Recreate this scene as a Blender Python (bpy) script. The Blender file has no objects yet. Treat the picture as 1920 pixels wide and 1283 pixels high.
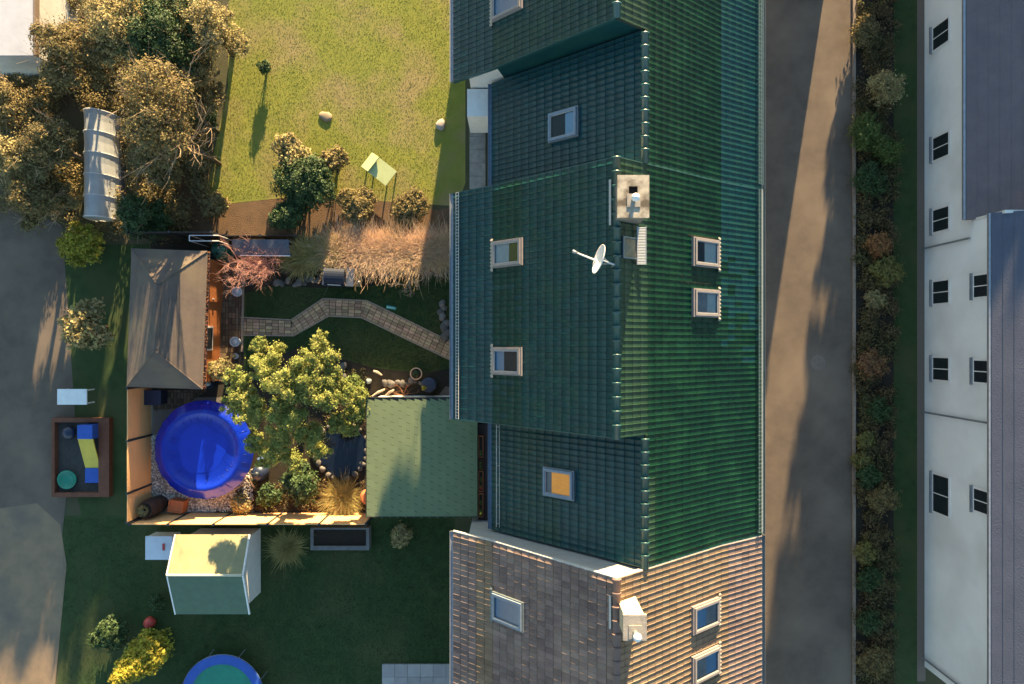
import bpy, math, random
import numpy as np
from mathutils import Vector, Matrix

random.seed(7)
RNG = np.random.default_rng(7)
R = math.radians

# ------------------------------------------------------------------ camera, sky, sun, exposure
scene = bpy.context.scene
CAM_H, FPX, CX, CY = 32.2, 1280.0, 960.0, 641.5     # flying height (m), focal length and centre in photo pixels
cam_data = bpy.data.cameras.new('camera')
cam_data.sensor_width = 36.0
cam_data.lens = 24.0
cam_data.clip_end = 2000
cam = bpy.data.objects.new('camera', cam_data)
cam.location = (0, 0, CAM_H)
cam.rotation_euler = (0, 0, 0)
scene.collection.objects.link(cam)
scene.camera = cam

SUN_EL, SUN_AZ = 9.6, 8.6                           # degrees; azimuth measured from +Y towards +X
world = bpy.data.worlds.new('World')
scene.world = world
world.use_nodes = True
wn = world.node_tree.nodes
wl = world.node_tree.links
wn.clear()
wo = wn.new('ShaderNodeOutputWorld')
wb = wn.new('ShaderNodeBackground')
sky = wn.new('ShaderNodeTexSky')
sky.sky_type = 'NISHITA'
sky.sun_disc = False
sky.sun_elevation = R(SUN_EL)
sky.sun_rotation = R(SUN_AZ)
sky.air_density = 1.4
sky.dust_density = 0.2
sky.ozone_density = 2.5
wb.inputs['Strength'].default_value = 0.078
wl.new(sky.outputs[0], wb.inputs[0])
wl.new(wb.outputs[0], wo.inputs[0])

sun_data = bpy.data.lights.new('sun', 'SUN')
sun_data.energy = 5.0
sun_data.angle = R(0.5)
sun_data.color = (1.0, 0.72, 0.38)
sun = bpy.data.objects.new('sun', sun_data)
sdir = Vector((math.sin(R(SUN_AZ)) * math.cos(R(SUN_EL)), math.cos(R(SUN_AZ)) * math.cos(R(SUN_EL)), math.sin(R(SUN_EL))))
sun.rotation_euler = sdir.to_track_quat('Z', 'Y').to_euler()
sun.location = (10, 60, 30)
scene.collection.objects.link(sun)

vs = scene.view_settings
vs.view_transform = 'Standard'
vs.look = 'None'
vs.gamma = 1.0
vs.use_curve_mapping = False
vs.exposure = 2.6
scene.cycles.max_bounces = 6
scene.cycles.transparent_max_bounces = 8

# ------------------------------------------------------------------ helpers
COL = scene.collection

def P(px, py, z=0.0):
    """point of the place that stands at height z under photo pixel (px, py)"""
    k = (CAM_H - z) / FPX
    return Vector(((px - CX) * k, (CY - py) * k, z))

def srgb(r, g, b):
    f = lambda c: (c / 255 / 12.92) if c / 255 <= 0.04045 else ((c / 255 + 0.055) / 1.055) ** 2.4
    return (f(r), f(g), f(b))

def mat(name, c1, c2=None, scale=3.0, rough=0.8, bump=0.0, bscale=40.0, perobj=0.0, island=0.0, metallic=0.0,
        spec=0.4, trans=0.0, stretch=None, coat=0.0, detail=6.0, c3=None, scale3=0.6):
    m = bpy.data.materials.new(name)
    m.use_nodes = True
    N, L = m.node_tree.nodes, m.node_tree.links
    N.clear()
    out = N.new('ShaderNodeOutputMaterial')
    bs = N.new('ShaderNodeBsdfPrincipled')
    bs.inputs['Roughness'].default_value = rough
    bs.inputs['Metallic'].default_value = metallic
    bs.inputs['Specular IOR Level'].default_value = spec
    bs.inputs['Coat Weight'].default_value = coat
    bs.inputs['Coat Roughness'].default_value = 0.12
    tc = N.new('ShaderNodeTexCoord')
    vec = tc.outputs['Object']
    if stretch:
        mp = N.new('ShaderNodeMapping')
        mp.inputs['Scale'].default_value = stretch
        L.new(vec, mp.inputs['Vector'])
        vec = mp.outputs[0]
    c2 = c2 or tuple(min(1, x * 0.7) for x in c1)
    nz = N.new('ShaderNodeTexNoise')
    nz.inputs['Scale'].default_value = scale
    nz.inputs['Detail'].default_value = detail
    nz.inputs['Roughness'].default_value = 0.62
    L.new(vec, nz.inputs['Vector'])
    rp = N.new('ShaderNodeMapRange')
    rp.inputs[1].default_value = 0.32
    rp.inputs[2].default_value = 0.68
    L.new(nz.outputs[0], rp.inputs[0])
    mx = N.new('ShaderNodeMix')
    mx.data_type = 'RGBA'
    mx.inputs[6].default_value = (*c1, 1)
    mx.inputs[7].default_value = (*c2, 1)
    L.new(rp.outputs[0], mx.inputs[0])
    col = mx.outputs[2]
    if c3:
        n3 = N.new('ShaderNodeTexNoise')
        n3.inputs['Scale'].default_value = scale3
        n3.inputs['Detail'].default_value = 4
        L.new(vec, n3.inputs['Vector'])
        r3 = N.new('ShaderNodeMapRange')
        r3.inputs[1].default_value = 0.46
        r3.inputs[2].default_value = 0.66
        L.new(n3.outputs[0], r3.inputs[0])
        m3 = N.new('ShaderNodeMix')
        m3.data_type = 'RGBA'
        m3.inputs[7].default_value = (*c3, 1)
        L.new(col, m3.inputs[6])
        L.new(r3.outputs[0], m3.inputs[0])
        col = m3.outputs[2]
    for amount, kind in ((perobj, 'o'), (island, 'i')):
        if amount > 0:
            if kind == 'o':
                src = N.new('ShaderNodeObjectInfo').outputs['Random']
            else:
                src = N.new('ShaderNodeNewGeometry').outputs['Random Per Island']
            mr = N.new('ShaderNodeMapRange')
            mr.inputs[3].default_value = 1 - amount
            mr.inputs[4].default_value = 1 + amount
            L.new(src, mr.inputs[0])
            hs = N.new('ShaderNodeHueSaturation')
            L.new(col, hs.inputs['Color'])
            L.new(mr.outputs[0], hs.inputs['Value'])
            h2 = N.new('ShaderNodeMapRange')
            h2.inputs[3].default_value = 0.5 - amount * 0.05
            h2.inputs[4].default_value = 0.5 + amount * 0.05
            mul = N.new('ShaderNodeMath')
            mul.operation = 'FRACT'
            m7 = N.new('ShaderNodeMath')
            m7.operation = 'MULTIPLY'
            m7.inputs[1].default_value = 7.31
            L.new(src, m7.inputs[0])
            L.new(m7.outputs[0], mul.inputs[0])
            L.new(mul.outputs[0], h2.inputs[0])
            L.new(h2.outputs[0], hs.inputs['Hue'])
            col = hs.outputs[0]
    L.new(col, bs.inputs['Base Color'])
    if bump > 0:
        nb = N.new('ShaderNodeTexNoise')
        nb.inputs['Scale'].default_value = bscale
        nb.inputs['Detail'].default_value = 5
        L.new(vec, nb.inputs['Vector'])
        bp = N.new('ShaderNodeBump')
        bp.inputs['Strength'].default_value = min(1.0, bump)
        bp.inputs['Distance'].default_value = 0.03 * max(1.0, bump)
        L.new(nb.outputs[0], bp.inputs['Height'])
        L.new(bp.outputs[0], bs.inputs['Normal'])
    sh = bs.outputs[0]
    if trans > 0:
        tr = N.new('ShaderNodeBsdfTranslucent')
        L.new(col, tr.inputs['Color'])
        ms = N.new('ShaderNodeMixShader')
        ms.inputs[0].default_value = trans
        L.new(sh, ms.inputs[1])
        L.new(tr.outputs[0], ms.inputs[2])
        sh = ms.outputs[0]
    L.new(sh, out.inputs[0])
    return m

def glass(name, tint=(0.8, 0.85, 0.9), rough=0.03, opacity=0.0, base=(0.05, 0.06, 0.07)):
    """thin window pane: see-through with a mirror-like skin"""
    m = bpy.data.materials.new(name)
    m.use_nodes = True
    N, L = m.node_tree.nodes, m.node_tree.links
    N.clear()
    out = N.new('ShaderNodeOutputMaterial')
    tr = N.new('ShaderNodeBsdfTransparent')
    tr.inputs[0].default_value = (*tint, 1)
    gl = N.new('ShaderNodeBsdfGlossy')
    gl.inputs['Roughness'].default_value = rough
    fr = N.new('ShaderNodeFresnel')
    fr.inputs[0].default_value = 1.22
    ad = N.new('ShaderNodeMath')
    ad.operation = 'ADD'
    ad.inputs[1].default_value = opacity
    L.new(fr.outputs[0], ad.inputs[0])
    ms = N.new('ShaderNodeMixShader')
    L.new(ad.outputs[0], ms.inputs[0])
    L.new(tr.outputs[0], ms.inputs[1])
    L.new(gl.outputs[0], ms.inputs[2])
    L.new(ms.outputs[0], out.inputs[0])
    return m

def wloc(o):
    v = Vector((0, 0, 0))
    while o is not None:
        v += o.location
        o = o.parent
    return v

def tag(o, label=None, cat=None, group=None, kind=None):
    if label: o['label'] = label
    if cat: o['category'] = cat
    if group: o['group'] = group
    if kind: o['kind'] = kind
    return o

def thing(name, loc, label, cat, group=None):
    o = bpy.data.objects.new(name, None)
    o.empty_display_size = 0.2
    COL.objects.link(o)
    o.location = loc
    return tag(o, label, cat, group)

def fast_mesh(name, V, F):
    """mesh from numpy vertices and equal-sized faces"""
    V = np.asarray(V, dtype=np.float32)
    F = np.asarray(F, dtype=np.int32)
    me = bpy.data.meshes.new(name)
    k = F.shape[1]
    me.vertices.add(len(V))
    me.vertices.foreach_set('co', V.ravel())
    me.loops.add(F.size)
    me.loops.foreach_set('vertex_index', F.ravel())
    me.polygons.add(len(F))
    me.polygons.foreach_set('loop_start', np.arange(0, F.size, k, dtype=np.int32))
    me.polygons.foreach_set('loop_total', np.full(len(F), k, dtype=np.int32))
    me.update(calc_edges=True)
    return me

def link_mesh(name, me, material, parent=None, loc=(0, 0, 0)):
    o = bpy.data.objects.new(name, me)
    if material is not None and not me.materials:
        me.materials.append(material)
    COL.objects.link(o)
    o.parent = parent
    o.location = loc
    return o

def np_obj(name, V, F, material, parent=None, smooth=False):
    V = np.asarray(V, dtype=np.float32)
    if parent is not None:
        V = V - np.array(wloc(parent), dtype=np.float32)
        loc = (0, 0, 0)
    else:
        c = np.array([V[:, 0].mean(), V[:, 1].mean(), V[:, 2].min()], dtype=np.float32)
        V = V - c
        loc = tuple(float(x) for x in c)
    me = fast_mesh(name, V, F)
    if smooth:
        me.polygons.foreach_set('use_smooth', np.ones(len(F), dtype=bool))
    return link_mesh(name, me, material, parent, loc)

class MB:
    """collects simple shapes, then links them as one mesh"""
    def __init__(s):
        s.v, s.f = [], []
    def add(s, vs_, fs):
        o = len(s.v)
        s.v += [tuple(p) for p in vs_]
        s.f += [[i + o for i in f] for f in fs]
        return s
    def box(s, x0, x1, y0, y1, z0, z1):
        return s.add([(x0, y0, z0), (x1, y0, z0), (x1, y1, z0), (x0, y1, z0), (x0, y0, z1), (x1, y0, z1), (x1, y1, z1), (x0, y1, z1)],
                     [(0, 3, 2, 1), (4, 5, 6, 7), (0, 1, 5, 4), (1, 2, 6, 5), (2, 3, 7, 6), (3, 0, 4, 7)])
    def obox(s, M, sx, sy, sz):
        """box of size sx, sy, sz standing on the origin of matrix M"""
        pts = [M @ Vector((x, y, z)) for z in (0, sz) for x, y in ((-sx / 2, -sy / 2), (sx / 2, -sy / 2), (sx / 2, sy / 2), (-sx / 2, sy / 2))]
        return s.add(pts, [(0, 3, 2, 1), (4, 5, 6, 7), (0, 1, 5, 4), (1, 2, 6, 5), (2, 3, 7, 6), (3, 0, 4, 7)])
    def prism(s, poly, z0, z1, inset=0.0):
        n = len(poly)
        cx = sum(p[0] for p in poly) / n
        cy = sum(p[1] for p in poly) / n
        top = [(p[0] + (cx - p[0]) * inset, p[1] + (cy - p[1]) * inset, z1) for p in poly]
        vs_ = [(p[0], p[1], z0) for p in poly] + top
        return s.add(vs_, [tuple(range(n - 1, -1, -1)), tuple(range(n, 2 * n))] + [(i, (i + 1) % n, n + (i + 1) % n, n + i) for i in range(n)])
    def tube(s, pts, rad, n=6, cap=True):
        pts = [Vector(p) for p in pts]
        if not hasattr(rad, '__len__'): rad = [rad] * len(pts)
        rings = []
        for i, p in enumerate(pts):
            d = (pts[min(i + 1, len(pts) - 1)] - pts[max(i - 1, 0)]).normalized()
            a = d.orthogonal().normalized() if i == 0 else (rings[-1][1] - d * rings[-1][1].dot(d)).normalized()
            rings.append((p, a, d.cross(a), rad[i]))
        vs_ = []
        for p, a, b, r in rings:
            vs_ += [p + (a * math.cos(2 * math.pi * k / n) + b * math.sin(2 * math.pi * k / n)) * r for k in range(n)]
        fs = [(i * n + k, i * n + (k + 1) % n, (i + 1) * n + (k + 1) % n, (i + 1) * n + k) for i in range(len(pts) - 1) for k in range(n)]
        if cap:
            fs += [tuple(range(n - 1, -1, -1)), tuple(range((len(pts) - 1) * n, len(pts) * n))]
        return s.add(vs_, fs)
    def lathe(s, prof, c=(0, 0, 0), n=24, wob=None, cap=True):
        vs_ = []
        for r, z in prof:
            for k in range(n):
                a = 2 * math.pi * k / n
                q = 1.0 if wob is None else wob(a, r, z)
                vs_.append((c[0] + r * q * math.cos(a), c[1] + r * q * math.sin(a), c[2] + z))
        fs = [(i * n + k, i * n + (k + 1) % n, (i + 1) * n + (k + 1) % n, (i + 1) * n + k) for i in range(len(prof) - 1) for k in range(n)]
        if cap and prof[-1][0] > 1e-4: fs.append(tuple(range((len(prof) - 1) * n, len(prof) * n)))
        if cap and prof[0][0] > 1e-4: fs.append(tuple(range(n - 1, -1, -1)))
        return s.add(vs_, fs)
    def build(s, name, material, parent=None, smooth=False, local=False):
        V = np.array(s.v, dtype=float)
        loc = (0, 0, 0)
        if not local:
            if parent is not None:
                V = V - np.array(wloc(parent))
            else:
                c = np.array([V[:, 0].mean(), V[:, 1].mean(), V[:, 2].min()])
                V = V - c
                loc = tuple(c)
        me = bpy.data.meshes.new(name)
        me.from_pydata([tuple(p) for p in V], [], s.f)
        if smooth:
            me.polygons.foreach_set('use_smooth', [True] * len(me.polygons))
        me.update()
        return link_mesh(name, me, material, parent, loc)

def sheet(name, pts, z, material, parent=None, kind='structure'):
    """flat polygon with a thin body"""
    o = MB().add([(p[0], p[1], z) for p in pts], [tuple(range(len(pts)))])
    V = o.v
    area = sum(V[i][0] * V[(i + 1) % len(V)][1] - V[(i + 1) % len(V)][0] * V[i][1] for i in range(len(V)))
    if area < 0: o.f = [tuple(reversed(o.f[0]))]
    ob = o.build(name, material, parent)
    if kind: ob['kind'] = kind
    return ob

def pxpoly(pts, z=0.0):
    return [P(x, y, z) for x, y in pts]

def blob(c, r, seed, n=12, flat=0.7, amp=0.18):
    """lumpy stone"""
    mb = MB()
    rg = random.Random(seed)
    ph = [rg.uniform(0, 6.28) for _ in range(6)]
    sx, sy = rg.uniform(0.8, 1.25), rg.uniform(0.7, 1.1)
    rot = rg.uniform(0, 3.14)
    rows = [(math.sin(t), math.cos(t)) for t in (math.pi * k / 6 for k in range(1, 6))]
    vs_ = []
    for rr, zz in reversed(rows):
        for k in range(n):
            a = 2 * math.pi * k / n
            q = 1 + amp * (math.sin(2 * a + ph[0] + zz * 2) * .5 + math.sin(3 * a + ph[1]) * .4 + math.sin(5 * a + ph[2] + zz) * .3)
            x, y = rr * q * sx * math.cos(a), rr * q * sy * math.sin(a)
            vs_.append((c[0] + r * (x * math.cos(rot) - y * math.sin(rot)), c[1] + r * (x * math.sin(rot) + y * math.cos(rot)), c[2] + r * flat * (zz * (0.9 + .1 * math.sin(a * 2 + ph[3])) + 0.55)))
    m = len(rows)
    fs = [(i * n + k, i * n + (k + 1) % n, (i + 1) * n + (k + 1) % n, (i + 1) * n + k) for i in range(m - 1) for k in range(n)]
    fs += [tuple(range(n - 1, -1, -1)), tuple(range((m - 1) * n, m * n))]
    return mb.add(vs_, fs)

# ---- plants
def leaves(clumps, n, size, up=0.35, aspect=0.55, jitter=0.22, inner=0.55, seed=1, spiky=0.0, zmin=0.03):
    """many leaf-sized quads spread through ellipsoid clumps (x, y, z, rx, ry, rz)"""
    rg = np.random.default_rng(seed)
    C = np.array(clumps, dtype=float)
    w = (C[:, 3] * C[:, 4] + C[:, 3] * C[:, 5]) / 2
    w = w / w.sum()
    idx = rg.choice(len(C), n, p=w)
    d = rg.normal(size=(n, 3))
    d /= np.linalg.norm(d, axis=1)[:, None]
    d[:, 2] = np.where(d[:, 2] < -0.35, -d[:, 2], d[:, 2])
    lump = 1 + jitter * np.sin(d[:, 0] * 7 + idx * 1.7) * np.sin(d[:, 1] * 6 + idx * 2.3) + jitter * 0.7 * np.sin(d[:, 2] * 9 + idx + d[:, 0] * 5)
    rad = (inner + (1 - inner) * rg.random(n) ** 0.5) * lump
    if spiky > 0:
        rad *= 1 + spiky * (rg.random(n) ** 6)
    pos = C[idx, :3] + d * rad[:, None] * C[idx, 3:6]
    nor = d * 0.8 + rg.normal(size=(n, 3)) * 0.55 + np.array([0, 0, up])
    nor /= np.linalg.norm(nor, axis=1)[:, None]
    t = np.cross(nor, rg.normal(size=(n, 3)))
    t /= np.linalg.norm(t, axis=1)[:, None] + 1e-9
    b = np.cross(nor, t)
    s = size * (0.6 + 0.8 * rg.random(n))[:, None]
    p0, p1 = pos - t * s, pos + b * s * aspect + t * s * 0.15
    p2, p3 = pos + t * s, pos - b * s * aspect + t * s * 0.15
    V = np.stack([p0, p1, p2, p3], axis=1).reshape(-1, 3)
    V[:, 2] = np.maximum(V[:, 2], zmin)
    return V, np.arange(4 * n).reshape(n, 4)

def blades(base, height, lean, width, seed=1, droop=0.5, up=1.0):
    """curved grass blades: base points (n,3), height, outward lean vectors (n,2)"""
    rg = np.random.default_rng(seed)
    n = len(base)
    h = height * (0.55 + 0.6 * rg.random(n))
    lx, ly = lean[:, 0], lean[:, 1]
    side = np.stack([-ly, lx, np.zeros(n)], axis=1) + rg.normal(size=(n, 3)) * np.array([0.4, 0.4, 0.1])
    side /= np.linalg.norm(side, axis=1)[:, None] + 1e-9
    side = side * (width * (0.6 + 0.8 * rg.random(n)))[:, None]
    pts = []
    for k, wd in ((0.0, 1.0), (0.5, 0.9), (1.0, 0.25)):
        off = np.stack([lx * h * (0.35 * k + 0.65 * k * k), ly * h * (0.35 * k + 0.65 * k * k), h * up * (k - droop * 0.45 * k * k)], axis=1)
        c = base + off
        pts += [c - side * wd, c + side * wd]
    V = np.stack(pts, axis=1).reshape(-1, 3)
    o = np.arange(n)[:, None] * 6
    F = np.concatenate([o + np.array([[0, 1, 3, 2]]), o + np.array([[2, 3, 5, 4]])], axis=0)
    return V, F

def branches(root, height, spread, n_main, seed, r0=0.03, levels=3, kids=4, flat=0.4):
    """bare twiggy shrub as tapering tubes"""
    rg = random.Random(seed)
    mb = MB()
    def grow(p, d, L_, r, lev):
        pts = [p]
        q = p.copy()
        dd = d.copy()
        for _ in range(3):
            dd = (dd + Vector((rg.uniform(-.35, .35), rg.uniform(-.35, .35), rg.uniform(-.15, .25)))).normalized()
            q = q + dd * L_ / 3
            q.z = max(q.z, 0.05)
            pts.append(q.copy())
        mb.tube(pts, [r, r * .8, r * .6, r * .4], 4 if lev else 5, cap=False)
        if lev < levels - 1:
            for _ in range(kids):
                k = rg.choice((1, 2, 3))
                nd = (dd + Vector((rg.uniform(-1, 1), rg.uniform(-1, 1), rg.uniform(-.3, .6)))).normalized()
                grow(pts[k], nd, L_ * rg.uniform(.45, .75), r * .5, lev + 1)
    for i in range(n_main):
        a = 2 * math.pi * i / n_main + rg.uniform(-.4, .4)
        d = Vector((math.cos(a) * spread, math.sin(a) * spread, flat + rg.uniform(0, .5))).normalized()
        grow(Vector(root), d, height * rg.uniform(.55, .9), r0 * rg.uniform(.7, 1.1), 0)
    return mb

def tree(name, label, base, clumps, n, size, leafm, barkm, group=None, cat='tree', tr=0.12, seed=1, limbs=6, **kw):
    t = thing(name, base, label, cat, group)
    V, F = leaves(clumps, n, size, seed=seed, **kw)
    np_obj('crown', V, F, leafm, t)
    mb = MB()
    C = sorted(clumps, key=lambda c: -c[2])
    top = Vector(C[0][:3])
    b = Vector(base)
    mid = b.lerp(Vector((b.x * .6 + top.x * .4, b.y * .6 + top.y * .4, top.z)), .55)
    mb.tube([b + Vector((0, 0, -.05)), b.lerp(mid, .5) + Vector((tr * .5, 0, 0)), mid, top], [tr * 1.25, tr, tr * .75, tr * .25], 8)
    for c in C[1:limbs + 1]:
        e = Vector(c[:3])
        s = b.lerp(mid, random.uniform(.5, 1))
        mb.tube([s, s.lerp(e, .5) + Vector((0, 0, .15)), e], [tr * .5, tr * .35, tr * .12], 5)
    mb.build('trunk', barkm, t, smooth=True)
    return t

def shrub(name, label, c, r, h, n, size, leafm, cat='shrub', group=None, seed=1, lumps=5, stemm=None, **kw):
    rg = random.Random(seed)
    cl = []
    for k in range(lumps):
        a = 6.28 * k / lumps + rg.uniform(-.5, .5)
        d = r * rg.uniform(.25, .6)
        rr = r * rg.uniform(.42, .62)
        cl.append((c[0] + d * math.cos(a), c[1] + d * math.sin(a), h * rg.uniform(.4, .65), rr, rr, h * rg.uniform(.32, .45)))
    cl.append((c[0], c[1], h * .6, r * .55, r * .55, h * .42))
    t = thing(name, (c[0], c[1], 0), label, cat, group)
    V, F = leaves(cl, n, size, seed=seed, **kw)
    np_obj('foliage', V, F, leafm, t)
    mb = MB()
    for q in cl:
        mb.tube([(c[0], c[1], -.03), (q[0] * .5 + c[0] * .5, q[1] * .5 + c[1] * .5, q[2] * .5), q[:3]], [.03, .02, .008], 4)
    mb.build('stem', stemm or BARK, t)
    return t

# ------------------------------------------------------------------ materials
BARK = mat('bark', (.09, .07, .05), (.05, .04, .03), 8, .9, .6, 60)
TWIG_RED = mat('red twigs', (.52, .29, .24), (.38, .19, .15), 6, .7)
TWIG_TAN = mat('tan twigs', (.46, .34, .22), (.32, .22, .14), 6, .8)
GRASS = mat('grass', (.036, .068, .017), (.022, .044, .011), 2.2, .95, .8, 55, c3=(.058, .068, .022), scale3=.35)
GRASS_SUN = mat('sunlit lawn tone', (.235, .235, .038), (.175, .195, .030), 1.1, .95, .7, 50, c3=(.27, .215, .085), scale3=.4)  # north lawn's low sunlight put into the grass colour
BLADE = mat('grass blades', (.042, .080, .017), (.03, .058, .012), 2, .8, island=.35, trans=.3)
BLADE_SUN = mat('sunlit blade tone', (.25, .265, .045), (.27, .24, .07), .8, .8, island=.2, trans=.3)  # blades of that lawn, brightened in colour for the sun
GROUND = mat('rough ground', (.075, .075, .035), (.05, .055, .025), .7, .95, .8, 30, c3=(.10, .08, .045), scale3=.2)
SOIL = mat('soil', (.036, .027, .017), (.02, .016, .011), 3, .95, 1, 30)
SOIL_RED = mat('bare brown soil', (.16, .095, .05), (.10, .062, .035), 1.5, .95, 1, 25)
ASPHALT = mat('asphalt', (.135, .104, .078), (.098, .077, .060), 1.4, .9, .5, 90, c3=(.175, .135, .10), scale3=.25)
ASPHALT_DK = mat('dark asphalt', (.075, .073, .078), (.055, .055, .06), 1.1, .9, .5, 90, c3=(.095, .09, .088), scale3=.3)
GRAVELBASE = mat('gravel bed', (.25, .23, .20), (.12, .11, .10), 30, .9, 1, 60)
GRAVEL = mat('gravel stones', (.62, .59, .54), (.34, .32, .29), 14, .8, island=.55)
PAVER = mat('paving block', (.42, .275, .165), (.28, .185, .115), 9, .9, .5, 70, perobj=.38)
PAVER_DK = mat('weathered paving block', (.15, .105, .068), (.09, .064, .042), 9, .9, .5, 70, perobj=.4)
KERB = mat('kerb stone', (.30, .23, .17), (.22, .17, .13), 6, .9, .4, 60)
JOINT = mat('joint sand', (.045, .038, .03), (.03, .025, .02), 20, .95)
CONC = mat('concrete', (.34, .31, .27), (.22, .20, .18), 4, .9, .5, 40)
def soot():
    m = mat('chimney cap concrete', (.46, .41, .33), (.33, .29, .23), 5, .9, .6, 60, c3=(.10, .08, .06), scale3=2.3)
    return m
CAPC = soot()
CHIMNEY = mat('chimney render', (.20, .18, .16), (.13, .12, .11), 4, .9, .4, 40)
STONE = mat('border stone', (.14, .13, .12), (.08, .075, .07), 6, .9, .8, 25, perobj=.35)
TILE_G = mat('teal glazed tile', (.005, .050, .055), (.004, .040, .046), 3, .34, .12, 30, perobj=.09, island=.09, spec=.3, c3=(.008, .052, .047), scale3=1.2)
TILE_OLD = mat('mossy green tile', (.017, .048, .027), (.009, .040, .024), 4, .45, .25, 30, perobj=.12, island=.12, spec=.4)
TILE_NEW = mat('dark green tile', (.002, .031, .019), (.0015, .024, .015), 6, .36, .15, 30, perobj=.09, island=.09, spec=.25, c3=(.006, .044, .023), scale3=1.0)
TILE_BLUE = mat('blue green tile', (.007, .053, .066), (.005, .044, .055), 3, .34, .12, 30, perobj=.09, island=.09, spec=.3)
TILE_BROWN = mat('mauve brown tile', (.20, .148, .132), (.14, .105, .098), 2.5, .92, .4, 30, island=.18, spec=.12, c3=(.225, .168, .145), scale3=.5)
TILE_TAN = mat('sun toned tan tile', (.215, .155, .105), (.155, .112, .08), 2.5, .92, .4, 30, island=.15, spec=.12, c3=(.20, .15, .11), scale3=.5)  # warm sun on the east slope put into the tile colour
TILE_BAND = mat('dull green tile', (.005, .046, .038), (.004, .037, .031), 4, .36, .12, 30, perobj=.09, island=.09, spec=.28)
RIDGE_G = mat('green ridge tile', (.016, .070, .072), (.012, .055, .058), 5, .36, .1, 30, perobj=.12, spec=.5)
DECK = mat('roof battens', (.02, .03, .028), (.015, .02, .02), 4, .9)
ZINC = mat('zinc sheet', (.36, .38, .41), (.28, .30, .33), 5, .45, metallic=.6)
GUARD_W = mat('pale galvanised guard', (.62, .58, .53), (.5, .47, .43), 5, .6, metallic=.2)
GUARD_G = mat('green grey guard', (.16, .24, .23), (.12, .19, .18), 5, .5, metallic=.2)
PLASTER = mat('white plaster', (.66, .64, .60), (.55, .53, .5), 1.2, .9, .3, 40)
FRAME_W = mat('mauve grey window frame', (.25, .22, .21), (.20, .18, .175), 6, .55)
SASH_M = mat('grey sash', (.36, .36, .36), (.3, .3, .3), 5, .5)
FRAME_B = mat('blue grey window frame', (.17, .22, .29), (.13, .17, .23), 6, .5)
FLASH = mat('flashing metal', (.16, .20, .22), (.12, .15, .17), 6, .45, metallic=.4)
LEAD = mat('crimped lead apron', (.36, .32, .27), (.27, .24, .21), 7, .6)
BLIND = mat('cream blind', (.44, .46, .42), (.36, .38, .35), 3, .8)
ROOM = mat('dim olive room', (.13, .14, .035), (.09, .10, .03), 4, .9)
ROOM_DK = mat('dark room', (.03, .045, .05), (.02, .03, .035), 4, .9)
ROOM_GR = mat('grey room', (.25, .25, .24), (.18, .18, .18), 4, .9)
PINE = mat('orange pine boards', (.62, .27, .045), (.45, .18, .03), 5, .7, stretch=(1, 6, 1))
def self_glow(m, col, k):
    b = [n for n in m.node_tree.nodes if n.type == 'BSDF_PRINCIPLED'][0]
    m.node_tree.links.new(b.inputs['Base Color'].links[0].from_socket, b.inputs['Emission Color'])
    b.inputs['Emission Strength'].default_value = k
self_glow(PINE, None, .12)          # boards glow by themselves, in place of light in that room
WHITE = mat('white paint', (.78, .77, .74), (.68, .67, .65), 3, .5, spec=.5)
WHITE_M = mat('white metal', (.74, .73, .72), (.66, .66, .66), 4, .35, spec=.6)
BLACK = mat('soot black', (.008, .008, .008), (.004, .004, .004), 4, .9)
DARKMETAL = mat('anthracite metal', (.035, .045, .055), (.025, .033, .04), 5, .45, metallic=.3)
BROWNMETAL = mat('brown painted timber', (.035, .020, .018), (.025, .014, .012), 5, .6)
REDWOOD = mat('red stained timber', (.16, .055, .028), (.11, .04, .02), 5, .7)
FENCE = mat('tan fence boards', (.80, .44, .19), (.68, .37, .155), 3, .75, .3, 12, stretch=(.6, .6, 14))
TIMBER = mat('orange timber cladding', (.36, .12, .035), (.26, .085, .025), 3, .7, .4, 20, stretch=(1, 1, 12))
SHINGLE = mat('grey brown shingle', (.140, .108, .090), (.102, .082, .072), 2.2, .95, .7, 120, c3=(.155, .125, .09), scale3=.6, perobj=.05)
FELT = mat('green shingle', (.150, .195, .105), (.128, .170, .092), 14, .95, .5, 160, perobj=.05)
FELT_EDGE = mat('black roof edge', (.02, .02, .02), (.012, .012, .012), 5, .7)
COVER = mat('blue pool cover', (.003, .022, .36), (.002, .016, .28), 1.8, .24, .4, 7, spec=.4, coat=.12)
ROPE = mat('pale cord', (.5, .45, .38), (.4, .36, .3), 8, .8)
NAVY = mat('navy plastic', (.018, .028, .06), (.013, .02, .045), 5, .4)
TERRA = mat('terracotta', (.46, .16, .065), (.36, .12, .05), 4, .85, .3, 40)
POT_W = mat('white ceramic', (.55, .55, .56), (.46, .46, .48), 4, .5)
POT_RIM = mat('buff pot rim', (.48, .33, .22), (.38, .26, .18), 5, .8)
POTSOIL = mat('potting soil', (.03, .022, .016), (.018, .014, .01), 15, .95, 1, 40)
BARREL = mat('dark barrel wood', (.045, .028, .022), (.03, .018, .015), 6, .7, .4, 30, stretch=(4, 4, 1))
GREENBIN = mat('dark green plastic', (.012, .085, .06), (.009, .065, .048), 4, .45)
TARP = mat('slate tarpaulin', (.075, .085, .11), (.055, .064, .085), 3, .6, .4, 12)
GRILL = mat('grill enamel', (.018, .026, .045), (.013, .02, .036), 3, .6, spec=.2)
GRILLTOP = mat('grill side shelf', (.13, .15, .18), (.10, .115, .14), 4, .45, metallic=.4)
TEAL = mat('teal plastic', (.05, .30, .26), (.035, .22, .2), 4, .4)
LOG = mat('bleached wood', (.42, .34, .26), (.28, .22, .17), 8, .85, .5, 30)
LEAF_YG = mat('dull yellow green leaves', (.20, .18, .05), (.14, .135, .035), 1.5, .7, island=.35, trans=.25)
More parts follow.
